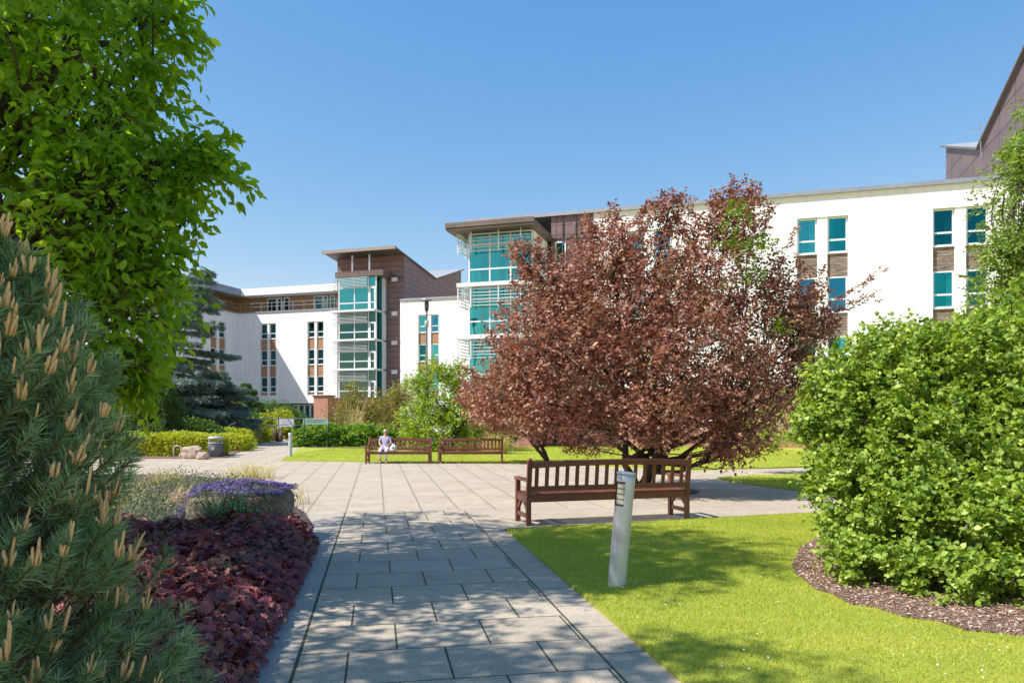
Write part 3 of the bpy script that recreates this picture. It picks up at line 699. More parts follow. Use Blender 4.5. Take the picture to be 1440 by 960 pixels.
B = BB(rb); B.box(b0 - .95, b1 + .35, DB - .95, D0 - .05, 11.22, 11.42); B.box(b0 - .97, b1 + .37, DB - 1.0, DB - .95, 11.34, 11.60); B.box(b0 - .95, b1 + .35, DB - .95, D0 - .05, 11.421, 11.54); B.build('bay_roof', M['fascia_wood'])
# rear brown block with butterfly roof
def butterfly(root, s0, s1, df, dv, dr, zf, zv, zr, zb, wm='brown_cladding', ov=.5):
    B = BB(root)
    for s in (s0, s1):
        o = [(s, df, zb), (s, dv, zb), (s, dv, zv), (s, df, zf)]; B.quad(*(o if s == s1 else o[::-1]))
        o = [(s, dv, zb), (s, dr, zb), (s, dr, zr), (s, dv, zv)]; B.quad(*(o if s == s1 else o[::-1]))
    B.quad((s0, df, zb), (s1, df, zb), (s1, df, zf), (s0, df, zf)); B.quad((s1, dr, zb), (s0, dr, zb), (s0, dr, zr), (s1, dr, zr))
    B.build('tower_wall', M[wm])
    B = BB(root); t = .15
    for (da, za, db, zb_) in ((df - ov * 3, zf + (zf - zv) / (dv - df) * ov * 3, dv, zv), (dv, zv, dr + ov, zr + (zr - zv) / (dr - dv) * ov)):
        a, b_ = s0 - ov * .6, s1 + ov * .2
        top = [(a, da, za + t), (b_, da, za + t), (b_, db, zb_ + t), (a, db, zb_ + t)]; bot = [(x, y, z - t + .01) for x, y, z in top]
        B.quad(*top, mi=1); B.quad(*bot[::-1])
        for i in range(4): j = (i + 1) % 4; B.quad(bot[i], bot[j], top[j], top[i])
    B.build('tower_roof', [M['roof_brown'], M['roof_grey']])
butterfly(rb, 13.8, 24, 41, 50.3, 57.9, 20.4, 17.5, 20.3, 0, 'dark_cladding', ov=.4)
ant = BB(rb); dA = 49.5; zA = 17.6
ant.beam((13.6, dA, zA - .8), (13.6, dA, zA + 1.3), .05, .05, (0, 1, 0)); ant.beam((13.0, dA, zA + .9), (14.1, dA, zA + .9), .03, .03); ant.beam((13.6, dA - .3, zA + 1.2), (13.6, dA + .3, zA + 1.2), .03, .03)
ant.build('antenna', M['grey_metal'])

# ---- stair tower with glazed bay
DT = 68.9; t0 = S_(474.5, DT); t1 = -32.6
tw = bld('stair_tower', (t0 + t1) / 2, DT, 'brown clad stair tower with glazed bay and folded roof between two white blocks', 'tower')
butterfly(tw, t0, t1, DT, 77.1, 85.2, 18.1, 17.1, 19.6, 0, ov=.7)
B = BB(tw); B.box(t0 - .5, t1 + .15, DT - 2.3, DT - 2.11, 18.26, 18.58); B.build('canopy_fascia', M['fascia_tan'])
bt0 = S_(477, 67); bt1 = S_(529, 67); sl = [3.5, 6.5, 9.46, 12.4]; tp = [6.3, 9.26, 12.2, 15.75]
for k, (za, zb) in enumerate(zip(sl, tp)):
    B = BB(tw); B.box(bt0 - .75, bt1 + .1, 66.4, DT - .01, za - .2, za); B.build('floor_slab', M['white_metal'])
    B = BB(tw); wd = bt1 - bt0
    ver = [0, .42, .80] + [1]
    for v in ver: x = bt0 + wd * v; B.box(x - .05, x + .05, 66.96, 67.08, za, zb)
    lim = zb - 1.05
    for z in (za + .75, lim): B.box(bt0 + .05, bt1 - .05, 66.97, 67.06, z - .05, z + .05)
    B.box(bt0 + wd * .82, bt0 + wd * .86, 66.93, 66.96, za, lim); B.box(bt0 + wd * .955, bt1 - .02, 66.93, 66.96, za, lim); B.box(bt0 + wd * .86, bt0 + wd * .955, 66.93, 66.958, lim - .15, lim)
    w = B.build('window', M['white_metal'])
    B = BB(tw); B.box(bt0, bt1, 67.01, 67.03, za, zb); B.box(bt0, bt0 + .02, 67.03, DT, za, zb); p = B.build('pane', M['bay_glass' if k == 3 else 'dark_glass']); p.parent = w
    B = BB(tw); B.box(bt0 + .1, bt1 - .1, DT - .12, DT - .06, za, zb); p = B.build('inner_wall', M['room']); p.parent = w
    B = BB(tw)
    for i in range(7): z = zb - .12 - i * .145; B.box(bt0 + .1, bt0 + wd * .8, 66.62, 66.74, z, z + .03)
    for i in range(5): z = zb - .2 - i * .25; B.box(bt0 - .65, bt0 - .5, 66.7, 68.2, z, z + .035)
    B.build('sun_louvre', M['white_metal'])
    # side strip beside the bay
    B = BB(tw); x0 = bt1 + .1; x1 = S_(541, DT - .6)
    B.box(x0, x0 + .12, DT - .9, DT - .01, za, zb); B.box(x1 - .08, x1, DT - .62, DT - .01, za, zb); B.box(x0 + .12, x1 - .08, DT - .6, DT - .02, za, za + .12); B.box(x0 + .12, x1 - .08, DT - .6, DT - .02, za + 1.9, za + 2.0)
    w2 = B.build('side_window', M['white_metal']); B = BB(tw); B.box(x0 + .12, x1 - .08, DT - .5, DT - .48, za + .12, zb); p = B.build('pane', M['teal_glass']); p.parent = w2
B = BB(tw); B.box(bt0 - .3, bt1 + .9, 66.7, DT - .01, 15.76, 16.3); B.build('bay_parapet', M['fascia_wood'])
B = BB(tw); B.box(bt1 - .0, bt1 + .04, 67.1, DT - .01, 3.5, 15.7); B.build('bay_side', M['bay_glass'])
for X in (496, 520): B = BB(tw); x = S_(X, 67.2); B.box(x - .09, x + .09, 67.1, 67.3, 16.3, 18.0); B.build('post', M['grey_metal'])
B = BB(tw); B.box(S_(543, DT) - .1, t1 - .02, DT - .25, DT - .01, 3.5, 15.6); B.build('cladding', M['brown_cladding'])
for y in (393, 441, 482, 523):
    x = S_(555, DT - .3); z = Z_(y, 555, DT - .3); B = BB(tw); B.box(x - .3, x + .3, DT - .42, DT - .25, z - .2, z + .2)
    for i in range(4): B.box(x - .25, x + .25, DT - .44, DT - .42, z - .15 + i * .09, z - .11 + i * .09)
    B.build('vent', M['white_metal'])

# ---- white block right of the tower
D2 = 68.0; w0 = t1 + .02; w1 = -22
wb = bld('white_block', (w0 + w1) / 2, D2, 'plain white rendered block with one paired window column, right beside the brown stair tower')
B = BB(wb); cs = S_(602.5, D2); hh = (cs - 1.1, cs + 1.1, 3.6, 11.8)
holes_wall(B, w0, w1, 0, 13.3, D2, [hh], .9); B.quad((w1, D2, 0), (w1, D2 + 9, 0), (w1, D2 + 9, 13.3), (w1, D2, 13.3)); B.quad((w0, D2 + .9, 0), (w0, D2, 0), (w0, D2, 13.3), (w0, D2 + .9, 13.3))
B.quad((w0, D2, 13.3), (w1, D2, 13.3), (w1, D2 + 9, 13.3), (w0, D2 + 9, 13.3)); B.build('wall', M['white'])
window_slot(wb, None, hh[0], hh[1], .5, [11.8, 8.9, 6.0], 1.75, 3.6, D2, 'timber_orange', seed=12)
B = BB(wb); B.box(w0, w1, D2 - .12, D2 + 9, 13.303, 13.5); B.build('roof_edge', M['grey_metal'])

# ---- left building: facade + projecting wing with set back top floor
D1 = 70.0; f0 = S_(335, D1); f1 = t0 - .02
lb = bld('apartment_building', (f0 + f1) / 2, D1, 'white apartment block with roof terrace and projecting wing, left of the stair tower')
B = BB(lb); holes = []
for X in (377, 443.5): cs = S_(X, D1); holes.append((cs - .98, cs + .98, 4.0, 11.9))
gh = (S_(408, D1), S_(441, D1), .0, 2.95)
holes_wall(B, f0, f1, 3.1, 13.1, D1, holes, .9)
B.quad((f0, D1, 3.1), (f1, D1, 3.1), (f1, D1 + 3, 3.1), (f0, D1 + 3, 3.1))
B.build('wall', M['white'])
for i, h in enumerate(holes): window_slot(lb, None, h[0], h[1], .28, [11.9, 8.97, 6.04], 1.7, 4.0, D1, 'timber_orange', gl='dark_glass', seed=20 + i)
B = BB(lb); B.box(f0, f1, D1 + 1.6, D1 + 1.9, 0, 3.1); B.build('ground_floor_wall', M['dark_metal'])
for i in range(4):
    x0 = gh[0] + (gh[1] - gh[0]) * i / 4; window(lb, x0 + .02, x0 + (gh[1] - gh[0]) / 4 - .02, .1, 2.95, D1 + .5, 0, 'dark_glass', None, .08)
D3 = 50.0; wt = [(D1 - 4.5, D1 - 2.1, 4.0, 11.9), (D1 - 13, D1 - 10.6, 4.0, 11.9)]
B = BB(lb); holes_wall(B, D3, D1 - .0, 0, 13.1, f0, wt, .9, flip=True); B.quad((f0 - 10, D3, 0), (f0, D3, 0), (f0, D3, 13.1), (f0 - 10, D3, 13.1)); B.build('wing_wall', M['white'])
for i, h in enumerate(wt): window_slot(lb, None, h[0], h[1], .4, [11.9, 8.97, 6.04], 1.7, 4.0, f0, 'timber_orange', flip=True, gl='dark_glass', seed=30 + i)
# terrace floor edges, set-back timber storey, roofs
B = BB(lb); B.box(f0 - .0, f1, D1 - .1, D1 + 9, 13.103, 13.25); B.box(f0 - 10, f0 + .1, D3, D1 - .1, 13.103, 13.25); B.build('terrace_slab', M['grey_metal'])
B = BB(lb); B.box(f0 - 1.5, f1, D1 + 1.5, D1 + 9, 13.26, 15.0); B.box(f0 - 10, f0 - 1.5, D3, D1 + 9, 13.26, 15.0); B.build('set_back_storey', M['timber'])
for (Xa, Xb) in ((376, 389), (390, 396), (399, 407), (441, 454), (455, 461), (464, 471)):
    window(lb, S_(Xa, D1 + 1.4), S_(Xb, D1 + 1.4), 13.3, 14.9, D1 + 1.4, 0, 'dark_glass', None, .1)
def slabroof(B, a, b_, c, d, z0, z1): B.box(a, b_, c, d, z0, z1)
B = BB(lb)
B.box(f0 + .5, f1, D1 - .2, D1 + 9, 15.05, 15.82)
B.build('roof', M['white'])
B = BB(lb); B.box(f0 - 10, f0 + .5, D3 - .5, D1 + 9, 15.048, 15.822); B.build('wing_roof', M['shaded_fascia'])  # blue-grey puts the wing fascia's shade into its colour; main fascia is white
B = BB(lb)
for z in (14.15, 13.75): B.box(f0 + .02, f1, D1 - .06, D1 - .02, z, z + .05); B.box(f0 - .02, f0 + .03, D3, D1 - .07, z, z + .05)
x = f0 + .3
while x < f1: B.box(x, x + .05, D1 - .055, D1 - .005, 13.25, 14.15); x += 1.35
y = D3 + .3
while y < D1 - .5: B.box(f0 - .04, f0 + .01, y, y + .05, 13.25, 14.15); y += 1.35
B.build('railing', M['grey_metal'])
# brown piece above the wing, seen through the big tree
B = BB(lb); B.box(f0 - 10, f0 - 2.2, D1 - 17, D1 - 12, 15.823, 17.4); B.build('plant_room', M['fascia_wood'])

# ---- brick garden walls in front
DG = 62.0
gw = bld('brick_wall', S_(500, DG), DG, 'red brick garden wall with dark coping below the stair tower', 'wall')
a0, a1 = S_(441, DG), S_(461, DG)
B = BB(gw); B.box(a0, a1, DG, DG + 1.2, 0, 3.55); B.box(S_(471, DG + 3), S_(560, DG + 3), DG + 3, DG + 3.4, 0, 3.4); B.box(S_(496, DG + 1), S_(527, DG + 1), DG + .8, DG + 2.98, 0, 3.3); B.box(a1, S_(473, DG + 3), DG + 1, DG + 3.2, 0, 3.42); B.build('brickwork', M['brick'])
B = BB(gw); B.box(a0 - .1, a1 + .1, DG - .1, DG + 1.3, 3.553, 3.68); B.box(S_(471, DG + 3), S_(560, DG + 3), DG + 2.9, DG + 3.5, 3.403, 3.52); B.box(S_(496, DG + 1), S_(527, DG + 1), DG + .72, DG + 2.88, 3.303, 3.4); B.build('coping', M['dark_metal'])

# ------------------------------------------------------------------ benches
def bench(L_, H, label, group=None):
    root = empty('park_bench', (0, 0, 0), 0, label, 'bench', group)
    k = H / .95
    def B(f, name, bevel=.006): m = MB(); f(m); return m.build(name, M['bench'], root, bevel)
    hw = L_ / 2; pw = .07
    for sx in (-1, 1):
        x = sx * (hw - pw / 2)
        def rear(m, x=x):
            m.beam((x, 0, 0), (x, 0, .42 * k), .07, .06, (0, 1, 0)); m.beam((x, 0, .42 * k), (x, -.07, H), .07, .055, (0, 1, 0))
            m.tube([(x, -.07, H - .01), (x, -.072, H + .012), (x, -.072, H + .03)], [.037, .034, .012], 8)
        B(rear, 'leg')
        B(lambda m: m.beam((x, .50, 0), (x, .50, .64 * k), .07, .065, (0, 1, 0)), 'leg')
        def arm(m, x=x):
            m.beam((x, -.03, .655 * k), (x, .55, .655 * k), .085, .04); m.tube([(x - .04, .55, .652 * k), (x + .04, .55, .652 * k)], .028, 8)
        B(arm, 'armrest')
        def side(m, x=x):
            m.beam((x, .02, .38 * k), (x, .47, .38 * k), .045, .09); m.beam((x, .02, .13 * k), (x, .47, .13 * k), .04, .06)
            m.beam((x, .18, .335 * k), (x, .03, .22 * k), .04, .05); m.beam((x, .33, .335 * k), (x, .46, .22 * k), .04, .05)
        B(side, 'side_rail')
    def seat(m):
        for i in range(6): y = .03 + i * .09; m.box(-hw + .005, hw - .005, y, y + .076, .43 * k, .452 * k)
        m.beam((-hw + .07, .505, .395 * k), (hw - .07, .505, .395 * k), .03, .075); m.beam((-hw + .07, .0, .385 * k), (hw - .07, .0, .385 * k), .03, .10)
    B(seat, 'seat', .004)
    def back(m):
        n = 16; z0, z1 = .53 * k, H - .085
        y = lambda z: -.07 * (z - .42 * k) / (H - .42 * k)
        prev = None
        for i in range(13):
            t = -1 + 2 * i / 12; z = H - .075 + .028 * (1 - t * t); p = (t * (hw - .06), y(z), z)
            if prev: m.beam(prev, p, .045, .085)
            prev = p
        m.beam((-hw + .07, y(z0), z0), (hw - .07, y(z0), z0), .04, .075)
        for i in range(n):
            x = -hw + .07 + (L_ - .14) * (i + .5) / n; m.beam((x, y(z0) - .002, z0), (x, y(z1) - .002, z1 + .01), .058, .016, (0, 1, 0))
    B(back, 'backrest', .003)
    return root
# near bench: its back turned to the path
pL = np.array(g(744, 739)); pR_ = np.array(g(965, 729)); mid = (pL + pR_) / 2; ang = math.atan2(*(pR_ - pL)[::-1]); Ln = float(np.linalg.norm(pR_ - pL)) + .09
nb = bench(Ln, .94, 'long brown slatted bench seen from behind at the edge of the near lawn'); nb.location = (mid[0], mid[1], .004); nb.rotation_euler.z = ang
grp = 'park benches'
for i, (xa, xb, lab) in enumerate(((517.5, 607, 'brown slatted bench with a seated person on it across the plaza'), (616.5, 709, 'empty brown slatted bench across the plaza, beside the purple leaved tree'))):
    Yb = 25.35; x0, x1 = (xa - CX) / F * Yb, (xb - CX) / F * Yb
    if i == 0: fb = bench(x1 - x0, .85, lab, grp)
    else: fb = copy_tree(fb); fb['label'] = lab
    fb.location = ((x0 + x1) / 2, Yb, .004); fb.rotation_euler.z = math.pi
nb['group'] = grp

# ------------------------------------------------------------------ bollards, lamp, bin, signs
def bollard(loc, h, r, lean, label):
    root = empty('light_bollard', loc, 0, label, 'bollard', 'light bollards'); root.rotation_euler = lean
    m = MB(); zc = h - .05
    # shaft with a cut-out for the lamp window on the path side
    n = 40; w0_, w1_ = h * .72, h * .93
    ztop = [0.0, w0_, w1_, h]
    aw0, aw1 = R(165), R(255)
    for (z0, z1, cut) in ((-.15, w0_, False), (w0_, w1_, True), (w1_, h, False)):
        for j in range(n):
            a, b_ = 2 * math.pi * j / n, 2 * math.pi * (j + 1) / n
            if cut and aw0 < (a + b_) / 2 < aw1: continue
            k = len(m.v); m.v += [(r * math.cos(a), r * math.sin(a), z0), (r * math.cos(b_), r * math.sin(b_), z0), (r * math.cos(b_), r * math.sin(b_), z1), (r * math.cos(a), r * math.sin(a), z1)]
            m.f.append((k, k + 1, k + 2, k + 3)); m.mi.append(0); m.smooth.append(True)
    k = len(m.v); m.v += [(r * math.cos(2 * math.pi * j / n), r * math.sin(2 * math.pi * j / n), h) for j in range(n)]; m.f.append(tuple(range(k, k + n))); m.mi.append(0); m.smooth.append(False)
    o = m.build('shaft', M['bollard'], root)
    wd = o.modifiers.new('weld', 'WELD'); wd.merge_threshold = .0004
    m = MB()
    a0_, a1_ = aw0 - .02, aw1 + .02; ns = 10
    for j in range(ns):
        a, b_ = a0_ + (a1_ - a0_) * j / ns, a0_ + (a1_ - a0_) * (j + 1) / ns; q_ = r * .86
        m.quad((q_ * math.cos(a), q_ * math.sin(a), w0_), (q_ * math.cos(b_), q_ * math.sin(b_), w0_), (q_ * math.cos(b_), q_ * math.sin(b_), w1_), (q_ * math.cos(a), q_ * math.sin(a), w1_))
        m.smooth[-1] = True
    lens = m.build('lens', M['lens'], root)
    m = MB()
    for z in np.linspace(w0_ + .012, w1_ - .012, 5): m.tube([(r * .9 * math.cos(a), r * .9 * math.sin(a), z) for a in np.linspace(aw0, aw1, 9)], .0035, 5)
    m.tube([(r * .93 * math.cos(a), r * .93 * math.sin(a), w0_) for a in np.linspace(aw0, aw1, 9)], .008, 5); m.tube([(r * .93 * math.cos(a), r * .93 * math.sin(a), w1_) for a in np.linspace(aw0, aw1, 9)], .008, 5)
    m.build('lens_guard', M['dark_metal'], root)
    MB().lathe([(r + .006, h), (r + .007, h + .012), (r * .9, h + .022), (.001, h + .026)], (0, 0), 32).build('cap', M['bollard'], root)
    m = MB(); m.box(-r * .95, -r * .80, -.045, .045, h * .34, h * .345 + .004); m.tube([(-r - .002, -.03, h * .36), (-r - .006, -.03, h * .36)], .006, 6); m.build('access_panel', M['grey_metal'], root)
    return root
bx, by = g(867, 827)
bol = bollard((bx, by, .02), 1.02, .083, (0, R(5.2), R(8)), 'leaning silver light bollard standing in the near lawn in front of the bench')
fx, fy = g(408, 643); b2 = bollard((fx, fy, .02), .92, .075, (0, R(.5), 0), 'upright grey light bollard at the corner of the far lawn')

lx, ly = (600 - CX) / F * 36, 36.0
lp = empty('lamp_post', (lx, ly, 0), 0, 'tall slim dark lamp post behind the benches in front of the white block', 'lamp post')
m = MB(); m.tube([(0, 0, -.1), (0, 0, 1.2), (0, 0, 1.22), (0, 0, 7.0)], [.08, .08, .055, .045], 12); m.build('pole', M['dark_metal'], lp)
m = MB(); m.lathe([(.05, 6.7), (.10, 6.8), (.11, 7.1), (.08, 7.2)], n=16); m.build('lamp_head', M['dark_metal'], lp)
m = MB(); m.lathe([(.02, 7.2), (.26, 7.22), (.28, 7.27), (.02, 7.33)], n=16); m.build('lamp_cap', M['grey_metal'], lp)
m = MB(); m.lathe([(.06, 5.95), (.095, 6.0), (.095, 6.25), (.06, 6.28)], n=14); m.build('collar', M['bin_pale'], lp)

x, y = g(303, 643); lbn = empty('litter_bin', (x, y, 0), 0, 'grey round litter bin with slatted sides beside the yellow green hedge', 'litter bin')
m = MB(); m.lathe([(.22, .0), (.25, .04), (.265, .56), (.25, .58)], n=28)
for i in range(28): a = i / 28 * 2 * math.pi; m.box(*[v for v in (0, 0)], *(0, 0), 0, 0) if False else m.tube([(.265 * math.cos(a), .265 * math.sin(a), .05), (.272 * math.cos(a), .272 * math.sin(a), .55)], .009, 5)
m.build('body', M['bin_grey'], lbn)
m = MB()
for a in (45, 135, 225, 315): m.tube([(.235 * math.cos(R(a)), .235 * math.sin(R(a)), .57), (.235 * math.cos(R(a)), .235 * math.sin(R(a)), .74)], .03, 6)
m.build('support', M['bin_pale'], lbn); MB().lathe([(.28, .73), (.285, .76), (.27, .79), (.2, .82), (.01, .83)], n=28).build('lid', M['bin_pale'], lbn)
MB().lathe([(.285, .55), (.285, .585), (.2, .59)], n=28).build('rim', M['bin_pale'], lbn)
m = MB(); m.tube([(.0, -.268, .36), (0, -.29, .36)], .07, 14); m.build('badge', M['bin_pale'], lbn)

# hoop and boulders
x, y = g(253, 645.5); hp = MB(); hp.tube([(-.13, 0, 0), (-.13, 0, .42), (-.08, 0, .5), (.08, 0, .5), (.13, 0, .42), (.13, 0, 0)], .02, 8)
o = hp.build('cycle_hoop', M['bin_pale']); o.location = (x - .1, y, 0); tag(o, 'small pale metal hoop beside the boulders', 'hoop')
def boulder(px, py, w, h, d, seed, label):
    x, y = g(px, py); rng = np.random.default_rng(seed); m = MB(); n, k = 18, 11
    for i in range(k + 1):
        th = math.pi * i / k
        for j in range(n):
            a = 2 * math.pi * j / n; v = Vector((math.sin(th) * math.cos(a), math.sin(th) * math.sin(a), math.cos(th)))
            s_ = 1 + .28 * mnoise.noise(v * 1.6 + Vector((seed, 0, 0))) + .1 * mnoise.noise(v * 4 + Vector((seed, 2, 0)))
            v = Vector((math.copysign(abs(v.x) ** .75, v.x), math.copysign(abs(v.y) ** .75, v.y), math.copysign(abs(v.z) ** .8, v.z)))
            m.v.append((v.x * w / 2 * s_, v.y * d / 2 * s_, h * .42 + v.z * h * .55 * s_))
    for i in range(k):
        for j in range(n): m.f.append((i * n + j, (i + 1) * n + j, (i + 1) * n + (j + 1) % n, i * n + (j + 1) % n)); m.mi.append(0); m.smooth.append(False)
    o = m.build('boulder', M['rock']); o.location = (x, y + d / 2, 0); return tag(o, label, 'boulder', 'boulders by the hedge')
boulder(264, 645, .9, .48, .6, 3, 'large pale sandstone boulder in front of the clipped hedge')
boulder(282, 646, .45, .28, .4, 8, 'small rounded boulder right beside the litter bin')

# signs
def post_sign(px0, px1, ytop, ybase, bz, bh, label, mboard, mpost, lines):
    Y = EYE * F / (ybase - HZ); x0, x1 = (px0 - CX) / F * Y, (px1 - CX) / F * Y; zt = EYE + (HZ - ytop) / F * Y
    root = empty('sign', ((x0 + x1) / 2, Y, 0), 0, label, 'sign'); hw = (x1 - x0) / 2
    for s_ in (-1, 1): m = MB(); m.tube([(s_ * hw, 0, -.05), (s_ * hw, 0, zt)], .04, 10); m.build('post', mpost, root)
    m = MB(); m.box(-hw + .03, hw - .03, -.02, .02, zt - bh, zt - .02); m.build('board', mboard, root, .01)
    rg = random.Random(4); m = MB()
    for r_ in range(lines):
        z = zt - .09 - r_ * .09; xx = -hw + .14
        while xx < hw - .2: w_ = rg.uniform(.03, .09); m.box(xx, xx + w_, -.024, -.0205, z - .035, z); xx += w_ + .035
    m.build('lettering', M['green_paint'] if mboard is M['sign_green'] else M['bin_grey'], root)
    return root
post_sign(427.5, 461.5, 587.5, 629, 0, .34, 'pale green sign board on two dark green posts beside the low hedge', M['sign_green'], M['green_paint'], 2)
Y = 50.0; x0, x1 = (392.5 - CX) / F * Y, (413 - CX) / F * Y
sg = empty('sign', ((x0 + x1) / 2, Y, 0), 0, 'small white rectangular sign panel standing in front of the handrail', 'sign')
m = MB(); m.box(-(x1 - x0) / 2, (x1 - x0) / 2, -.02, .02, .93, 1.46); m.build('board', M['sign_white'], sg); m = MB()
for s_ in (-1, 1): m = MB(); m.tube([(s_ * .4, .04, 0), (s_ * .4, .04, 1.4)], .025, 8); m.build('post', M['grey_metal'], sg)
m = MB()
for r_ in range(3):
    xx = -.3
    while xx < .3: w_ = random.uniform(.03, .08); m.box(xx, xx + w_, -.024, -.0205, 1.3 - r_ * .1, 1.325 - r_ * .1); xx += w_ + .03
m.build('lettering', M['bin_grey'], sg)
# handrail
hr = empty('handrail', ((343 - CX) / F * 46, 46, 0), 0, 'grey tubular handrail behind the yellow grasses on the far ramp', 'handrail')
ox = (343 - CX) / F * 46; p0 = at(322, 598, 40); p1 = at(343, 588, 46); p2 = at(432, 588, 52)
def rel(p): return (p[0] - ox, p[1] - 46, p[2])
m = MB(); m.tube([rel(p0), rel(p1), rel(p2)], .035, 8); m.tube([rel((p0[0], p0[1], p0[2] - .45)), rel((p1[0], p1[1], p1[2] - .45)), rel((p2[0], p2[1], p2[2] - .45))], .025, 8); m.build('rail', M['bin_pale'], hr)
for t in (0, .5): q_ = [p0[i] + (p1[i] - p0[i]) * t for i in range(3)]; m = MB(); m.tube([rel(q_), rel((q_[0], q_[1], 0))], .03, 6); m.build('post', M['bin_pale'], hr)
for t in (0, .25, .5, .75, 1): q_ = [p1[i] + (p2[i] - p1[i]) * t for i in range(3)]; m = MB(); m.tube([rel(q_), rel((q_[0], q_[1], 0))], .03, 6); m.build('post', M['bin_pale'], hr)
# timber posts of the low retaining edge
for i, (px, h) in enumerate(((381.5, .95), (386, .85), (390.5, .75), (395, .62))):
    x, Y = (px - CX) / F * (50 - i), 50 - i; m = MB(); m.tube([(0, 0, 0), (0.01, 0, h)], [.14, .13], 10); o = m.build('timber_post', simple('old_timber', (.13, .09, .07), .9, .3, 20) if i == 0 else bpy.data.materials['old_timber'])
    o.location = (x, Y, 0); tag(o, ['tallest round timber post at the path edge beside the yellow grasses', 'second tallest round timber post in the row by the path', 'third round timber post in the row, shorter than two beside it', 'shortest round timber post nearest the path in the row'][i], 'post', 'timber posts edging the path')

# ------------------------------------------------------------------ people
def skinned(name, chains, m, parent, sub=2):
    """one continuous surface grown round joints. chains: dict joint -> (pos, r), edges"""
    J, E = chains; ks = list(J); me = bpy.data.meshes.new(name)
    me.from_pydata([J[k][0] for k in ks], [(ks.index(a), ks.index(b_)) for a, b_ in E], [])
    o = link(name, me, None, parent); md = o.modifiers.new('skin', 'SKIN'); md.use_smooth_shade = True
    sv = me.skin_vertices[0].data
    for i, k in enumerate(ks):
        r_ = J[k][1]; sv[i].radius = (r_, r_) if not isinstance(r_, tuple) else r_; sv[i].use_root = (i == 0)
    sb = o.modifiers.new('sub', 'SUBSURF'); sb.levels = sub; sb.render_levels = sub
    dg = bpy.context.evaluated_depsgraph_get(); ev = o.evaluated_get(dg); me2 = bpy.data.meshes.new_from_object(ev); o.modifiers.clear(); o.data = me2
    me2.materials.clear(); me2.materials.append(m); me2.polygons.foreach_set('use_smooth', [True] * len(me2.polygons))
    return o
def person(loc, rz, k, mtop, mbot, mhair, label, seat=.45):
    root = empty('person', loc, rz, label, 'person'); root.scale = (k, k, k); z = seat
    J = {'pel': ((0, .02, z + .12), .11), 'waist': ((0, .03, z + .27), .10), 'chest': ((0, .04, z + .45), .115), 'neck0': ((0, .04, z + .60), .055), 'neck': ((0, .02, z + .66), .045), 'head': ((0, .0, z + .76), .078), 'crown': ((0, .01, z + .83), .07)}
    E = [('pel', 'waist'), ('waist', 'chest'), ('chest', 'neck0'), ('neck0', 'neck'), ('neck', 'head'), ('head', 'crown')]
    for s_, n_ in ((-1, 'l'), (1, 'r')):
        J.update({'sh' + n_: ((s_ * .17, .04, z + .55), .05), 'el' + n_: ((s_ * .235, -.02, z + .31), .037), 'wr' + n_: ((s_ * .10, -.22, z + .22), .026), 'ha' + n_: ((s_ * .06, -.28, z + .20), .03),
                  'hp' + n_: ((s_ * .09, -.02, z + .10), .085), 'kn' + n_: ((s_ * .12, -.43, z + .10), .058), 'ca' + n_: ((s_ * .115, -.44, z - .12), .05), 'an' + n_: ((s_ * .11, -.43, .08), .035), 'fo' + n_: ((s_ * .12, -.56, .035), .032)})
        E += [('chest', 'sh' + n_), ('sh' + n_, 'el' + n_), ('el' + n_, 'wr' + n_), ('wr' + n_, 'ha' + n_), ('pel', 'hp' + n_), ('hp' + n_, 'kn' + n_), ('kn' + n_, 'ca' + n_), ('ca' + n_, 'an' + n_), ('an' + n_, 'fo' + n_)]
    body = skinned('body', (J, E), M['skin'], root)
    # fingers, nose and ears joined into the same body mesh
    m = MB()
    for s_ in (-1, 1):
        h = Vector((s_ * .06, -.28, z + .20))
        for i in range(4): m.tube([h + Vector(((i - 1.5) * .016, -.02, -.002)), h + Vector(((i - 1.5) * .018, -.06 + abs(i - 1.4) * .006, -.012)), h + Vector(((i - 1.5) * .018, -.078 + abs(i - 1.4) * .01, -.032))], [.009, .008, .006], 6)
        m.tube([h + Vector((-s_ * .025, .0, 0)), h + Vector((-s_ * .045, -.03, -.01)), h + Vector((-s_ * .045, -.05, -.02))], [.011, .009, .007], 6)
        m.tube([(s_ * .074, .01, z + .745), (s_ * .084, .015, z + .775)], [.016, .014], 6)
    m.tube([(0, -.075, z + .785), (0, -.1, z + .755), (0, -.08, z + .745)], [.008, .014, .012], 6)
    me = bpy.data.meshes.new('t'); me.from_pydata(m.v, [], m.f)
    import bmesh
    bm = bmesh.new(); bm.from_mesh(body.data); bm.from_mesh(me); bm.to_mesh(body.data); bm.free()
    # clothes
    G = {a: (J[a][0], J[a][1] + .016) for a in ('pel', 'waist', 'chest', 'shl', 'shr')}; G['col'] = ((0, .045, z + .585), .062)
    for n_, s_ in (('l', -1), ('r', 1)): G['sv' + n_] = ((s_ * .215, 0, z + .38), .05)
    skinned('shirt', (G, [('pel', 'waist'), ('waist', 'chest'), ('chest', 'col'), ('chest', 'shl'), ('chest', 'shr'), ('shl', 'svl'), ('shr', 'svr')]), mtop, root)
    G = {a: (J[a][0], J[a][1] + .014) for a in ('pel', 'hpl', 'hpr', 'knl', 'knr', 'cal', 'car')}
    for n_, s_ in (('l', -1), ('r', 1)): G['cu' + n_] = ((s_ * .112, -.435, .2), .058)
    skinned('trousers', (G, [('pel', 'hpl'), ('pel', 'hpr'), ('hpl', 'knl'), ('hpr', 'knr'), ('knl', 'cal'), ('knr', 'car'), ('cal', 'cul'), ('car', 'cur')]), mbot, root)
    skinned('hair', ({'a': ((0, .03, z + .85), .076), 'b': ((0, .05, z + .79), .078), 'c': ((0, .06, z + .73), .055)}, [('a', 'b'), ('b', 'c')]), mhair, root)
    m = MB()
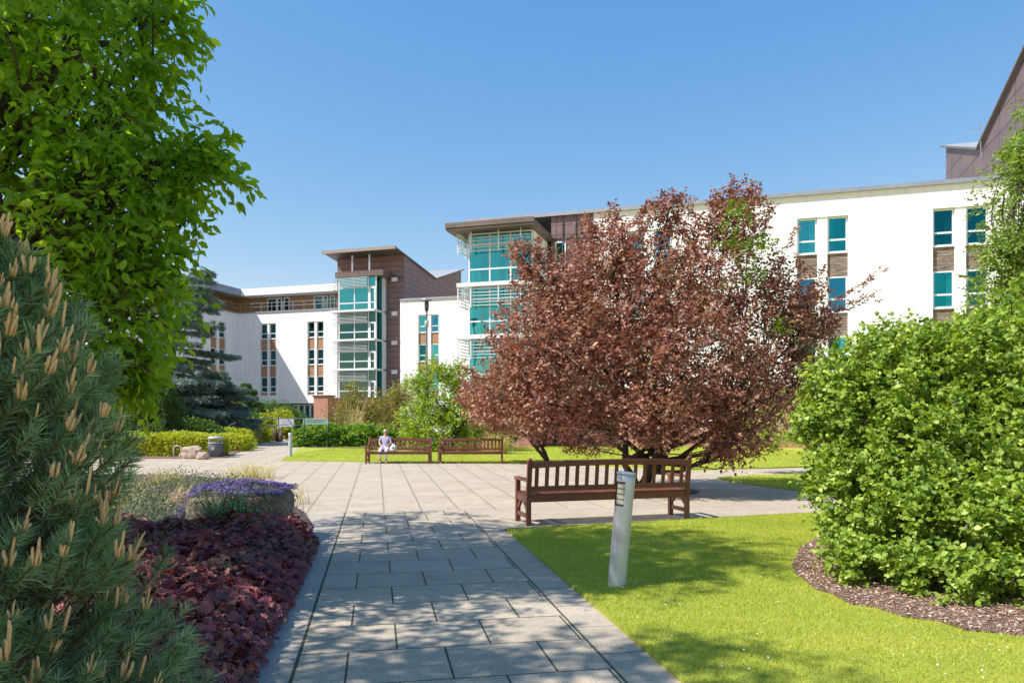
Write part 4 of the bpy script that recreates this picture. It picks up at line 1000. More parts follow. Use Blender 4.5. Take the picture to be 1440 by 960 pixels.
    for s_ in (-1, 1): m.box(s_ * .03 - .008, s_ * .03 + .008, -.0795, -.070, z + .78, z + .787)
    m.box(-.02, .02, -.078, -.068, z + .718, z + .724); m.build('face_features', M['hair_dark'], root)
    return root
person(((539.5 - CX) / F * 25.0, 25.32, 0.0), 0, .88, M['striped_top'], M['cloth_white'], M['hair_grey'], 'person in blue patterned top and white trousers sitting on the far bench', .46)
m = MB(); bgx = (553.5 - CX) / F * 25.1
bag = empty('bag', (bgx, 25.05, .41), 0, 'small white bag with a dark patch on the bench seat beside the person', 'bag')
k = MB(); prof = [(.10, 0), (.125, .05), (.12, .12), (.08, .19), (.03, .235)]
for r_, z in prof: pass
k.lathe(prof, n=12); k.build('pouch', M['cloth_white'], bag); MB().tube([(.0, -.125, .12), (.02, -.14, .14)], .035, 8).build('patch', M['hair_dark'], bag); MB().tube([(-.05, 0, .2), (-.03, 0, .27), (.03, 0, .27), (.05, 0, .2)], .008, 6).build('handle', M['cloth_white'], bag)
person(((247 - CX) / F * 31.5, 31.5, 0), R(115), .9, M['cloth_blue'], M['cloth_navy'], M['hair_grey'], 'person in bright blue top sitting low behind the clipped yellow green hedge', .30)

# ------------------------------------------------------------------ hedge boxes and small shrubs
def leafy_box(name, pts_fn, n, ll, lw, lm, label, cat, loc, seed, tmpl=T_DIAMOND, group=None, core=None):
    rng = np.random.default_rng(seed); P, D = pts_fn(rng, n); root = empty(name, (loc[0], loc[1], 0), 0, label, cat, group)
    lv = Leaves(seed); lv.twigs(P - D * .05, D + rng.normal(0, .5, D.shape), .14, 5, ll, lw, .1, .9, .1)
    lv.build('foliage', lm, root, tmpl)
    m = MB(); br = np.random.default_rng(seed)
    for i in range(24):
        q_ = P[br.integers(len(P))]; limb(m, (q_[0] * .5, q_[1] * .5, 0), (q_[0], q_[1], q_[2]), .015, .004, br, .1, 5)
    m.build('stem', M['bark'], root); return root
def boxpts(hx, hy, h, rot=0, rough=.08):
    def fn(rng, n):
        f_ = rng.choice(4, n, p=[.42, .14, .14, .30]); u, v = rng.uniform(-1, 1, n), rng.uniform(-1, 1, n); P = np.zeros((n, 3)); D = np.zeros((n, 3))
        P[:, 0] = u * hx; P[:, 1] = v * hy; P[:, 2] = h; D[:, 2] = 1
        i = f_ == 0; P[i, 1] = -hy; P[i, 2] = (v[i] * .5 + .5) * h; D[i] = (0, -1, 0)
        for k_, s_ in ((1, -1), (2, 1)): i = f_ == k_; P[i, 0] = s_ * hx; P[i, 2] = (u[i] * .5 + .5) * h; D[i] = (s_, 0, 0)
        P += rng.normal(0, rough * .4, P.shape); P *= (1 - .15 * rng.random((n, 1)) * (D == 0)); P[:, 2] += rough * 1.1 * wob(P, 4) + .06 * wob(P, 1.3)
        c, s_ = math.cos(rot), math.sin(rot)
        return np.stack([P[:, 0] * c - P[:, 1] * s_, P[:, 0] * s_ + P[:, 1] * c, P[:, 2]], 1), np.stack([D[:, 0] * c - D[:, 1] * s_, D[:, 0] * s_ + D[:, 1] * c, D[:, 2]], 1)
    return fn
def moundpts(lobes, shell=.75):
    def fn(rng, n):
        P, D, _ = crown(rng, lobes, n, shell, -.6, 3.0); ok = P[:, 2] > .03; return P[ok], D[ok]
    return fn
hx0 = (150 - CX) / F * 29.5; hx1 = (303 - CX) / F * 29.5
leafy_box('hedge', boxpts((hx1 - hx0) / 2, .7, .80), 7000, .08, .05, M['gold_leaf'], 'long clipped yellow green hedge behind the boulders and litter bin', 'hedge', ((hx0 + hx1) / 2, 30.0), 41)
leafy_box('hedge', moundpts([((0, 0, .3), (.75, .7, .5)), ((-.6, .3, .3), (.6, .6, .5)), ((.35, .7, .3), (.5, .6, .45))]), 1700, .09, .05, M['gold_leaf'], 'rounded golden green shrub at the right end of the clipped hedge', 'shrub', g(326, 634), 42)
leafy_box('shrub', moundpts([((0, 0, .5), (.8, .7, .55)), ((.6, .3, .45), (.6, .5, .5))]), 1200, .1, .06, M['gold_leaf'], 'second golden shrub set farther back beside the yellow grasses', 'shrub', ((322 - CX) / F * 37, 37), 43)
# low hedge behind the far lawn
leafy_box('hedge', boxpts(2.5, .8, .80, 0, .25), 5500, .13, .09, M['hedge_leaf'], 'low bright green leafy hedge at the back of the far lawn', 'hedge', ((482 - CX) / F * 39.2, 39.6), 44)
leafy_box('shrub', moundpts([((0, 0, .5), (1.3, .8, .7)), ((1.4, .2, .4), (1, .7, .6)), ((-1.2, .2, .4), (.9, .7, .55))]), 2200, .12, .05, M['olive_leaf'], 'low olive and russet shrub between the low hedge and the bench', 'shrub', ((535 - CX) / F * 40, 40.6), 45)

def blades(name, loc, n, ln, wd, lm, label, cat, seed, rad=.3, arch=.8, up=1.0, group=None, kind=None):
    """clump of arching strap leaves"""
    rng = np.random.default_rng(seed); V = []; T = []; tn = []; seg = 5
    for i in range(n):
        a = rng.uniform(0, 6.283); b0_ = Vector((rng.normal(0, rad * .35), rng.normal(0, rad * .35), 0)); out = Vector((math.cos(a), math.sin(a), 0)); l = ln * rng.uniform(.6, 1.15); t_ = rng.random(); ar = arch * rng.uniform(.4, 1.3)
        side = Vector((-out.y, out.x, 0)); p = b0_; ang_ = R(rng.uniform(62, 88)) * up; k = len(V)
        for j in range(seg + 1):
            w = wd * (1 - (j / seg) ** 1.6) + .0006; V += [tuple(p - side * w / 2), tuple(p + side * w / 2)]; tn += [t_, t_]
            p = p + (out * math.cos(ang_) + Vector((0, 0, 1)) * math.sin(ang_)) * (l / seg); ang_ -= ar / seg * 1.4
        for j in range(seg): q_ = k + 2 * j; T += [(q_, q_ + 1, q_ + 3), (q_, q_ + 3, q_ + 2)]
    o = tri_mesh(name, V, T, lm, None, tn); o.location = (loc[0], loc[1], loc[2] if len(loc) > 2 else 0); return tag(o, label, cat, group, kind)
# yellow grasses by the far path
blades('tussock_plant', ((352 - CX) / F * 46, 46), 260, 1.35, .045, M['straw_leaf'], 'orange yellow spiky grass clump beside the far path', 'tussock', 51, .6, .9)
blades('tussock_plant', ((372 - CX) / F * 47, 47), 260, 1.25, .045, M['gold_leaf'], 'greenish yellow spiky grass clump beside the round timber posts', 'tussock', 52, .6, .9)
blades('tussock_plant', (*g(278, 690)[:1], g(278, 690)[1] + 3.2), 340, .62, .009, M['straw_leaf'], 'straw coloured feathery grass clump behind the stone trough', 'tussock', 53, .9, 1.2)
blades('tussock_plant', (g(232, 700)[0] - 1.2, g(232, 700)[1] + 2.6), 300, .55, .010, M['straw_leaf'], 'pale grass clump beside the pine behind the trough', 'tussock', 54, .9, 1.2)
blades('tussock_plant', ((698 - CX) / F * 31, 31), 420, 1.15, .02, M['straw_leaf'], 'cream feathery grass clump behind the empty bench', 'tussock', 55, .7, .9)
for i, (px, h, s_) in enumerate(((374, 1.2, .5), (392, 1.35, .6), (404, 1.3, .5))):
    Y = 54; leafy_box('shrub', moundpts([((0, 0, h * .8), (s_, .5, h * .85))], .3), 500, .16, .06, M['gold_leaf'], ['narrow yellow green shrub behind the handrail, nearest the posts', 'tallest yellow green shrub behind the handrail above the white sign', 'yellow green shrub behind the handrail beside the ground floor windows'][i], 'shrub', ((px - CX) / F * Y, Y), 60 + i)

# ------------------------------------------------------------------ conifers
def conifer(name, loc, h, r, tiers, per, lm, label, seed, droop=.15, flat=.35, ll=.14, top_lean=(0, 0), start=.06, power=.8, dens=1.0, tipup=0, tilt=0, sprayl=.55):
    rng = np.random.default_rng(seed); root = empty(name, (loc[0], loc[1], 0), 0, label, 'conifer'); m = MB()
    m.tube([(top_lean[0] * t ** 2, top_lean[1] * t ** 2, h * t) for t in np.linspace(0, 1, 8)], [max(.012, .035 * h * (1 - t)) for t in np.linspace(0, 1, 8)], 8)
    S = []; D = []
    for i in range(tiers):
        t = start + (1 - start) * (i + rng.random() * .6) / tiers; z = h * t; rr = r * (1 - t) ** power * rng.uniform(.7, 1.15) + .05 * r
        for j in range(per):
            a = rng.uniform(0, 6.283); l = rr * rng.uniform(.65, 1.15); b0_ = Vector((top_lean[0] * t * t, top_lean[1] * t * t, z)); pts = []
            for q_ in range(6): u = q_ / 5; pts.append(b0_ + Vector((math.cos(a) * l * u, math.sin(a) * l * u, tilt * l * u - droop * l * u * u + tipup * l * u ** 3)))
            m.tube(pts, [.012 * l + .004, .011 * l + .004, .009 * l + .003, .007 * l + .003, .004 * l + .002, .003], 4, False)
            nt_ = int((8 + 24 * l) * dens)
            for q_ in range(nt_):
                u = rng.uniform(.15, 1.02) ** .8; k = min(int(u * 5), 4); p = pts[k].lerp(pts[k + 1], u * 5 - k if u < 1 else 1)
                sd = rng.choice([-1, 1]); fan = Vector((-math.sin(a) * sd, math.cos(a) * sd, 0)); w = .45 * l * (1.05 - u) * rng.random() * flat * 2
                dr = fan * .8 + Vector((math.cos(a), math.sin(a), 0)) * .7 + Vector((0, 0, rng.normal(-.12, .2)))
                S.append(p + fan * w); D.append(dr)
    m.build('trunk', M['bark'], root); lv = Leaves(seed); S = np.array(S); D = np.array(D)
    lv.twigs(S, D, ll * 2.6 * sprayl, 7, ll, ll * .2, .55, .75, .45, .35, .1)
    lv.build('crown', lm, root, T_DIAMOND); return root
conifer('cedar_tree', ((228 - CX) / F * 41, 41), 9.9, 4.0, 22, 6, M['blue_needle'], 'large blue green cedar with layered branches in front of the left white wing', 71, droop=.35, ll=.18, top_lean=(2.2, 0), power=.5, dens=1.7, tipup=.18, tilt=.1)
conifer('weeping_conifer', ((222 - CX) / F * 34, 34), 3.9, 2.1, 26, 8, M['dark_needle'], 'small green weeping conifer in front of the blue cedar', 72, droop=.75, ll=.13, power=.75, dens=2.2)
conifer('conical_conifer', ((346 - CX) / F * 55, 55), 4.1, 1.7, 24, 8, M['dark_needle'], 'dark cone shaped conifer in front of the shaded facade corner', 73, droop=.1, ll=.16, power=.7, dens=2.4, tilt=.3)
conifer('spreading_conifer', ((298 - CX) / F * 44, 44), 4.4, 3.0, 16, 8, M['blue_needle'], 'low spreading blue conifer at the foot of the cedar', 74, droop=.2, ll=.18, power=.45, dens=1.8, tilt=.3)
conifer('dark_conifer', ((160 - CX) / F * 37, 37), 4.6, 3.0, 18, 8, M['dark_needle'], 'broad dark conifer left of the weeping conifer behind the hedge', 75, droop=.3, ll=.17, power=.5, dens=1.8)
for i, (px, Y, w, h, lab) in enumerate(((262, 36, 1.6, 1.5, 'dark green shrub behind the hedge under the cedar'), (318, 47, 2.2, 2.2, 'dark green rounded shrub left of the cone shaped conifer'), (205, 40, 3, 2.2, 'dark green shrub mass behind the weeping conifer'), (378, 60, 2.4, 2.9, 'dark green shrub under the shaded facade, right of the cone shaped conifer'), (120, 34, 3, 2.6, 'dark green shrub behind the left end of the hedge'), (402, 62, 1.8, 2.4, 'dark shrub in front of the ground floor of the left block'))):
    leafy_box('shrub', moundpts([((0, 0, h * .5), (w, w * .7, h * .55)), ((w * .6, .2, h * .35), (w * .7, w * .5, h * .45)), ((-w * .6, 0, h * .4), (w * .7, w * .5, h * .5))], .6), 2200, .15, .07, M['dark_needle'], lab, 'shrub', ((px - CX) / F * Y, Y), 80 + i)

# ------------------------------------------------------------------ shrubs and trees behind the benches
def X_(px, Y): return (px - CX) / F * Y
Y = 33.5
broadleaf('small_tree', (X_(630, Y), Y), .7, [((X_(625, Y), Y, 2.3), (1.5, 1.1, 1.3)), ((X_(595, Y), Y + .2, 1.3), (1.2, 1, 1.2)), ((X_(655, Y), Y - .3, 1.5), (1.35, 1, 1.3)), ((X_(610, Y), Y, 3.4), (.8, .7, .9)), ((X_(640, Y), Y, 3.4), (.7, .7, .8)), ((X_(585, Y), Y, 3.1), (.7, .5, .35)), ((X_(668, Y), Y, 2.6), (.7, .6, .6)), ((X_(628, Y), Y - .4, .7), (2.2, .8, .8))],
          2300, .5, 7, .13, .075, M['shrub_leaf'], M['bark'], 'small bright green leafy tree right behind the benches in front of the white block', 'tree', 101, .07, .4, -.45, 2.6, .15, .1, T_DIAMOND, 3)
Y = 43
broadleaf('shrub', (X_(530, Y), Y), .4, [((X_(505, Y), Y, 1.7), (1.2, .9, 1.6)), ((X_(540, Y), Y, 1.6), (1.5, 1, 1.6)), ((X_(575, Y), Y, 1.9), (1.2, .9, 1.6)), ((X_(480, Y), Y, 1.2), (.9, .8, 1.2)), ((X_(563, Y), Y, 3.1), (.7, .5, .8)), ((X_(495, Y), Y, 2.8), (.5, .4, .9))],
          2000, .6, 7, .17, .05, M['olive_leaf'], M['bark'], 'olive yellow feathery shrub in front of the brick wall', 'shrub', 102, .04, .3, -.5, 2.5, .1, .1, T_DIAMOND, 4)
Y = 36
leafy_box('shrub', moundpts([((0, 0, .8), (1.2, .8, .95)), ((1.1, 0, .6), (.8, .7, .7))], .5), 1500, .13, .08, M['hedge_leaf'], 'dark green shrub beside the cream grass behind the empty bench', 'shrub', (X_(672, Y), Y), 103)
blades('tall_reed', (X_(494, 41), 41), 120, 3.0, .03, M['straw_leaf'], 'tall thin yellow reeds in front of the brick wall', 'reeds', 104, .7, .25)

# ------------------------------------------------------------------ purple leaved trees
Y = 15.4
def pl(px, py, dY, r): return ((X_(px, Y + dY), Y + dY, EYE + (HZ - py) / F * (Y + dY)), r)
plobes = [pl(900, 430, 0, (1.9, 1.7, 1.6)), pl(1010, 380, .3, (1.25, 1.2, 1.3)), pl(1035, 305, .2, (.6, .7, .75)), pl(860, 350, .2, (.9, .9, .75)), pl(775, 400, .2, (.9, .9, .75)), pl(735, 480, 0, (.9, 1, .9)),
          pl(800, 500, -.8, (1.5, 1.2, 1.2)), pl(960, 500, -1.2, (1.5, 1.2, 1.3)), pl(1080, 470, 0, (1.1, 1.1, 1.1)), pl(1110, 420, .2, (.75, .8, .8)), pl(700, 560, 0, (.8, .9, .7)), pl(790, 570, -.6, (1.2, 1.1, .65)),
          pl(920, 580, -1.2, (1.3, 1.0, .7)), pl(1040, 560, -.6, (1.1, 1.1, .9)), pl(1030, 625, -.9, (.75, .8, .42)), pl(1140, 455, .2, (.6, .6, .45)), pl(940, 300, .2, (.5, .5, .5)), pl(735, 365, .1, (.35, .4, .4)), pl(860, 450, 1.2, (1.7, 1.1, 1.4)), pl(1130, 520, .6, (.5, .7, .6))]
def plum_extra(lv, rng):
    # free shoots that stand out of the outline
    bx0, by0 = 2.67, 15.5
    for (pa, ya, pb, yb) in ((1150, 440, 1232, 386), (1150, 445, 1225, 416), (1030, 310, 1030, 256), (1045, 310, 1062, 262), (1015, 330, 1005, 268), (945, 330, 955, 282), (930, 330, 932, 275), (1085, 400, 1118, 322), (870, 330, 862, 290), (840, 340, 826, 305), (735, 380, 722, 345), (1070, 330, 1085, 290), (900, 320, 905, 296), (760, 370, 755, 340), (690, 540, 652, 515)):
        A = np.array(at(pa, ya, Y + .2)); Bp = np.array(at(pb, yb, Y + .2)); n = 34
        t = rng.random(n)[:, None]; P = A + (Bp - A) * t + rng.normal(0, .035, (n, 3)); P[:, 0] -= bx0; P[:, 1] -= by0
        D = np.tile(Bp - A, (n, 1)) + rng.normal(0, .35, (n, 3)); lv.twigs(P, D, .16, 5, .075, .042, .1, .8, .1)
    LB = [((l[0][0] - bx0, l[0][1] - by0, l[0][2]), l[1]) for l in plobes]
    P, D, _ = crown(rng, LB, 330, .9, -9, 1); ok = (D[:, 2] > -.1); P, D = P[ok], D[ok]; D = D * .7 + rng.normal(0, .25, D.shape) + [0, 0, .75]
    lv.twigs(P - nrm(D) * .1, D, rng.uniform(.25, .55, len(P)), 14, .075, .045, .05, .8, .05)
pt = broadleaf('purple_tree', (2.67, 15.5), .55, plobes, 15500, .30, 6, .082, .052, M['plum_leaf'], M['plum_bark'], 'large purple leaved multi stemmed tree behind the near bench', 'tree', 201, .085, .3, -.26, 5.2, .2, .12, T_DIAMOND, 6, extra=plum_extra, twig_branches=18)
rng = np.random.default_rng(9); lv = Leaves(9)
for (px, py, r_) in ((1030, 330, .35), (1050, 355, .3), (1062, 390, .25), (1040, 300, .2), (1100, 460, .3), (1070, 345, .25), (1000, 440, .4), (960, 520, .3)):
    c = np.array(at(px, py, Y - .75)); n = 26; P = c + rng.normal(0, r_ * .5, (n, 3)); P[:, 0] -= 2.67; P[:, 1] -= 15.5; lv.twigs(P, rng.normal(0, 1, (n, 3)) + [0, 0, .8], .22, 6, .075, .045, .1)
lv.build('green_shoots', M['plum_sucker_leaf'], pt, T_DIAMOND)
Y2 = 24.9
broadleaf('purple_tree', (1.25, Y2), .5, [((X_(745, Y2), Y2, 1.7), (1.3, 1, .9)), ((X_(700, Y2), Y2, 2.0), (1.2, 1, .9)), ((X_(790, Y2), Y2, 1.9), (1.2, 1, 1)), ((X_(675, Y2), Y2, 2.3), (.8, .8, .7)), ((X_(830, Y2), Y2, .9), (1.1, .8, .6)), ((X_(740, Y2), Y2, 2.9), (1.4, 1, 1))],
          4200, .35, 6, .09, .055, M['plum_leaf'], M['plum_bark'], 'second smaller purple leaved tree standing on the far lawn right of the empty bench', 'tree', 202, .075, .4, -.4, 3.0, .2, .12, T_DIAMOND, 2)

# ------------------------------------------------------------------ right side: curly bush, tree behind it, small green tree
hzl = []
Y = 7.6
def hl(px, py, YY, r): hzl.append(((X_(px, YY), YY, EYE + (HZ - py) / F * YY), r))
hl(1270, 560, 8.0, (.95, .9, .85)); hl(1350, 530, 8.2, (1.05, 1, .66)); hl(1440, 560, 7.6, (1.0, .9, 1.1)); hl(1200, 600, 7.9, (.55, .6, .6)); hl(1190, 535, 8.1, (.45, .5, .32)); hl(1265, 498, 8.2, (.5, .6, .28)); hl(1180, 690, 7.7, (.35, .45, .55))
hl(1190, 790, 6.9, (.27, .35, .32)); hl(1255, 800, 6.6, (.36, .36, .30)); hl(1335, 818, 6.2, (.36, .34, .28)); hl(1420, 820, 6.0, (.4, .34, .3)); hl(1215, 745, 7.3, (.38, .4, .42)); hl(1300, 730, 6.9, (.5, .45, .5)); hl(1390, 740, 6.5, (.5, .45, .5)); hl(1460, 770, 6.2, (.4, .4, .45)); hl(1330, 640, 7.2, (.8, .6, .6)); hl(1430, 480, 8.2, (.7, .7, .42)); hl(1260, 650, 7.4, (.6, .5, .55)); hl(1520, 640, 7.6, (.8, .8, 1.2)); hl(1150, 590, 8.0, (.25, .3, .22))
broadleaf('curly_bush', (4.7, 7.7), .35, hzl, 21000, .17, 6, .048, .042, M['hazel_leaf'], M['bark'], 'big bright green bush with curled leaves in the mulch bed at the lawn edge', 'bush', 301, .04, .42, -.12, 8.5, .15, .1, T_CURL, 7, twig_branches=16)
Y = 14.0
broadleaf('garden_tree', (11.3, 14.3), 2.2, [((10.95, 14.3, 4.2), (1.9, 1.6, 1.3)), ((10.15, 14.2, 3.2), (1.0, 1, .6)), ((10.85, 14.3, 6.0), (1.7, 1.5, 1.3)), ((9.65, 14, 4.75), (.8, .8, .45)), ((9.75, 14.2, 2.7), (.8, .7, .5)), ((11.15, 14.3, 7.4), (1.3, 1.2, .9)), ((10.05, 14.2, 6.5), (.6, .7, .5)), ((9.85, 14, 3.9), (.7, .7, .45))],
          8500, .34, 8, .075, .045, M['acacia_leaf'], M['bark'], 'light green small leaved tree rising behind the curly bush at the right edge', 'tree', 302, .12, .35, -.35, 3.5, .1, .1, T_DIAMOND)
Y = 20.5
broadleaf('small_tree', (X_(1152, Y), Y), 1.3, [((X_(1085, Y), Y, 1.05), (.75, .6, .38)), ((X_(1060, Y), Y, 1.6), (.7, .6, .4)), ((X_(1130, Y), Y, 1.9), (.9, .7, .5)), ((X_(1180, Y), Y, 2.1), (.9, .7, .7))],
          560, .4, 7, .10, .065, M['shrub_leaf'], M['pale_bark'], 'small green tree with thin pale trunk between the curly bush and the brick base', 'tree', 303, .05, .4, -.4, 3, .1, .1, T_DIAMOND)

# ------------------------------------------------------------------ big tree at the left, and its neighbour outside the frame that shades the path
def bl(px, py, YY, r): return ((X_(px, YY), YY, EYE + (HZ - py) / F * YY), r)
big = [bl(60, 150, 6.4, (1.1, 1.2, .8)), bl(130, 60, 6.6, (.68, .9, .55)), bl(20, 40, 6.2, (1.0, 1.2, .8)), bl(140, 235, 6.5, (.8, .9, .45)), bl(222, 230, 6.6, (.40, .5, .2)), bl(60, 300, 6.2, (1.1, 1.1, .6)), bl(170, 330, 6.4, (.55, .7, .42)), bl(190, 150, 6.6, (.25, .5, .25)),
       bl(90, 420, 6.2, (.9, 1, .5)), bl(160, 440, 6.4, (.5, .7, .42)), bl(215, 395, 6.4, (.25, .4, .25)), bl(-60, 250, 6.4, (1.1, 1.2, 1.4)), bl(130, 505, 6.3, (.4, .5, .2)), bl(195, 505, 6.3, (.2, .3, .12)), bl(200, 20, 6.7, (.5, .7, .4)),
       ((-5.0, 4.4, 4.7), (1.3, 1.2, .9)), ((-5.3, 6.0, 7.0), (2.3, 2.0, 1.5)), ((-4.8, 6.3, 5.9), (1.7, 1.7, .8)), ((-5.9, 6.2, 5.2), (1.6, 1.6, 1.2)), ((-6.2, 9.3, 5.8), (1.2, 1.3, 1.2)), ((-5.0, 5.4, 6.9), (1.4, 1.2, 1.0)), ((-5.2, 6.0, 8.4), (1.7, 1.6, .9)), ((-5.6, 7.6, 6.6), (1.6, 1.2, 1.4)), bl(270, 235, 6.6, (.22, .3, .08)), bl(40, 500, 6.3, (.8, .8, .4))]
def big_extra(lv, rng):
    P, D, _ = crown(rng, [((.3, -1.0, 8.4), (1.7, 1.6, .9)), ((-.1, .5, 7.9), (1.5, 1.3, .9))], 900, .2, -.5, 2.4); lv.twigs(P, D, .42, 7, .098, .052, .3, .9, .3)
    for (pa, ya, pb, yb) in ((200, 235, 330, 240), (230, 225, 325, 246), (180, 190, 280, 190), (190, 50, 265, 50), (180, 100, 240, 104), (190, 320, 262, 305), (190, 380, 245, 360), (190, 260, 262, 268), (150, 470, 215, 500), (190, 145, 236, 140), (200, 10, 258, 12), (240, 215, 300, 205), (170, 510, 196, 540), (140, 520, 195, 545)):
        A = np.array(at(pa, ya, 6.5)); Bp = np.array(at(pb, yb, 6.5)); n = 26; t = rng.random(n)[:, None]; P = A + (Bp - A) * t + rng.normal(0, .06, (n, 3)); P[:, 0] += 5.5; P[:, 1] -= 7.0
        D = np.tile(Bp - A, (n, 1)) + rng.normal(0, .3, (n, 3)); lv.twigs(P, D, .22, 6, .11, .06, .35, .8, .5)
broadleaf('hornbeam_tree', (-5.5, 7.0), 1.8, big, 7000, .42, 7, .098, .052, M['green_leaf'], M['bark'], 'tall bright green broadleaf tree overhanging the path behind the pine', 'tree', 401, .17, .38, -.30, 2.4, .55, .45, T_LEAF, 1, up=-.05, extra=big_extra)
broadleaf('hornbeam_tree', (-6.4, .2), 2.2, [((-6.2, 1.25, 4.9), (2.0, 2.1, 1.5)), ((-5.8, 1.45, 6.6), (2.1, 2.1, 1.4)), ((-6.2, 1.15, 8.2), (2.0, 1.9, 1.2)), ((-5.6, -.9, 5.8), (2, 1.9, 1.4)), ((-5.4, -.2, 7.8), (1.9, 1.9, 1.1))],
          4200, .5, 7, .13, .07, M['green_leaf'], M['bark'], 'neighbouring broadleaf tree standing outside the frame, casting dappled shade on the path', 'tree', 402, .16, .4, -.2, 1.9, .45, .35, T_DIAMOND, 1)

# ------------------------------------------------------------------ pine in the foreground
def pine():
    rng = np.random.default_rng(77); cx, cy = -2.2, 2.65
    root = empty('pine_tree', (cx, cy, 0), 0, 'dense dwarf pine with upright tan candles filling the left foreground', 'pine tree')
    prof = lambda z: np.interp(z, [0, .5, .9, 1.27, 1.72, 2.05, 2.25, 2.36], [.84, .93, .86, .76, .63, .50, .32, .1])
    n = 3800; S = []; D = []
    ga = math.pi * (3 - math.sqrt(5))
    for i in range(n):
        z = 2.36 * (i + .5) / n; a = i * ga + rng.normal(0, .3)
        if math.sin(a) > .55 and rng.random() < .8: continue
        lump = 1 + .13 * math.sin(a * 5 + z * 3) * math.sin(z * 7 + a * 2) + rng.normal(0, .04); depth = rng.choice([1, 1, .9, .82, .7, .5])
        rr = prof(z) * lump * depth
        p = np.array([math.cos(a) * rr, math.sin(a) * rr, z * (1 if depth > .8 else .97)]); d = np.array([math.cos(a), math.sin(a), .75 + .5 * rng.random() + z * .12]); S.append(p); D.append(d)
    S = np.array(S); D = nrm(np.array(D) + rng.normal(0, .18, (len(S), 3))); k = 74; m_ = len(S); Lt = rng.uniform(.13, .2, m_)
    t = rng.random((m_, k)) ** .8; base = S[:, None] - D[:, None] * (Lt[:, None] * (1 - t))[..., None]
    x = nrm(np.cross(D, np.array([.3, .2, 1.]))); y = np.cross(D, x); ph = rng.random((m_, k)) * 6.283
    rad = x[:, None] * np.cos(ph)[..., None] + y[:, None] * np.sin(ph)[..., None]
    nd = nrm(D[:, None] * (.55 + .55 * t)[..., None] + rad * 1.0 + rng.normal(0, .12, (m_, k, 3))); nl = rng.uniform(.05, .078, (m_, k))
    lv = Leaves(78); tint = (.55 * rng.random((m_, 1)) + .45 * rng.random((m_, k)))
    lv.add(base.reshape(-1, 3), nd.reshape(-1, 3), rng.normal(size=(m_ * k, 3)), nl.ravel(), .0036, tint.ravel()); lv.build('needles', M['pine_needle'], root, T_NEEDLE)
    m = MB(); m.tube([(0, 0, -.05), (.03, .02, 1.1), (0, 0, 2.15)], [.08, .055, .015], 8)
    for i in range(m_):
        a = S[i] - D[i] * Lt[i]; m.tube([tuple(a), tuple(S[i])], [.003, .003], 4, False)
        if i % 3 == 0: b0_ = (a[0] * .12, a[1] * .12, max(.1, a[2] - .45)); limb(m, b0_, tuple(a), .014, .005, rng, .08, 5, .05, 4)
    m.build('trunk', M['pine_bark'], root)
    # candle clusters: four shapes shared by up to a hundred tips
    shapes = []
    for s_ in range(9):
        m = MB(); nC = rng.integers(1, 6)
        for c in range(nC):
            a = c * 6.283 / nC + rng.random(); h = rng.uniform(.030, .085) * (1.2 if c == 0 else .8); r_ = rng.uniform(.0042, .0062); o_ = .010 if nC > 1 else 0; q_ = rng.normal(0, .004, 2)
            m.tube([(math.cos(a) * o_, math.sin(a) * o_, -.012), (math.cos(a) * o_ * 1.3, math.sin(a) * o_ * 1.3, h * .3), (math.cos(a) * o_ * 1.6 + q_[0], math.sin(a) * o_ * 1.6 + q_[1], h * .75), (math.cos(a) * o_ * 1.6 + q_[0], math.sin(a) * o_ * 1.6 + q_[1], h * .93), (math.cos(a) * o_ * 1.6 + q_[0], math.sin(a) * o_ * 1.6 + q_[1], h)], [r_ * .8, r_, r_ * .95, r_ * .7, r_ * .2], 8)
        me = bpy.data.meshes.new('candle_cluster'); me.from_pydata(m.v, [], m.f); me.polygons.foreach_set('use_smooth', [True] * len(me.polygons)); me.materials.append(M['candle']); shapes.append(me)
    W = S + [cx, cy, 0]; u = W[:, 0] / W[:, 1]; v = (W[:, 2] - EYE) / W[:, 1]
    vis = (u > -.70) & (v > -.37) & (W[:, 1] > .6)
    # facing the camera and on the outside
    out = (np.hypot(S[:, 0], S[:, 1]) > prof(S[:, 2]) * .86) & (S[:, 1] < .12) & (S[:, 0] > -.35)
    ids = np.where(vis & out)[0]; rng.shuffle(ids)
    for i in ids[:84]:
        o = bpy.data.objects.new('candle_cluster', shapes[rng.integers(9)]); COL.objects.link(o); o.parent = root; o.location = S[i] + D[i] * .018
        d = Vector(D[i]) * rng.uniform(.1, .9) + Vector((rng.normal(0, .12), rng.normal(0, .12), 1)); o.rotation_mode = 'QUATERNION'; o.rotation_quaternion = d.to_track_quat('Z', 'Y'); s_ = rng.uniform(.55, 1.15); o.scale = (s_, s_, s_ * rng.uniform(.85, 1.15))
pine()

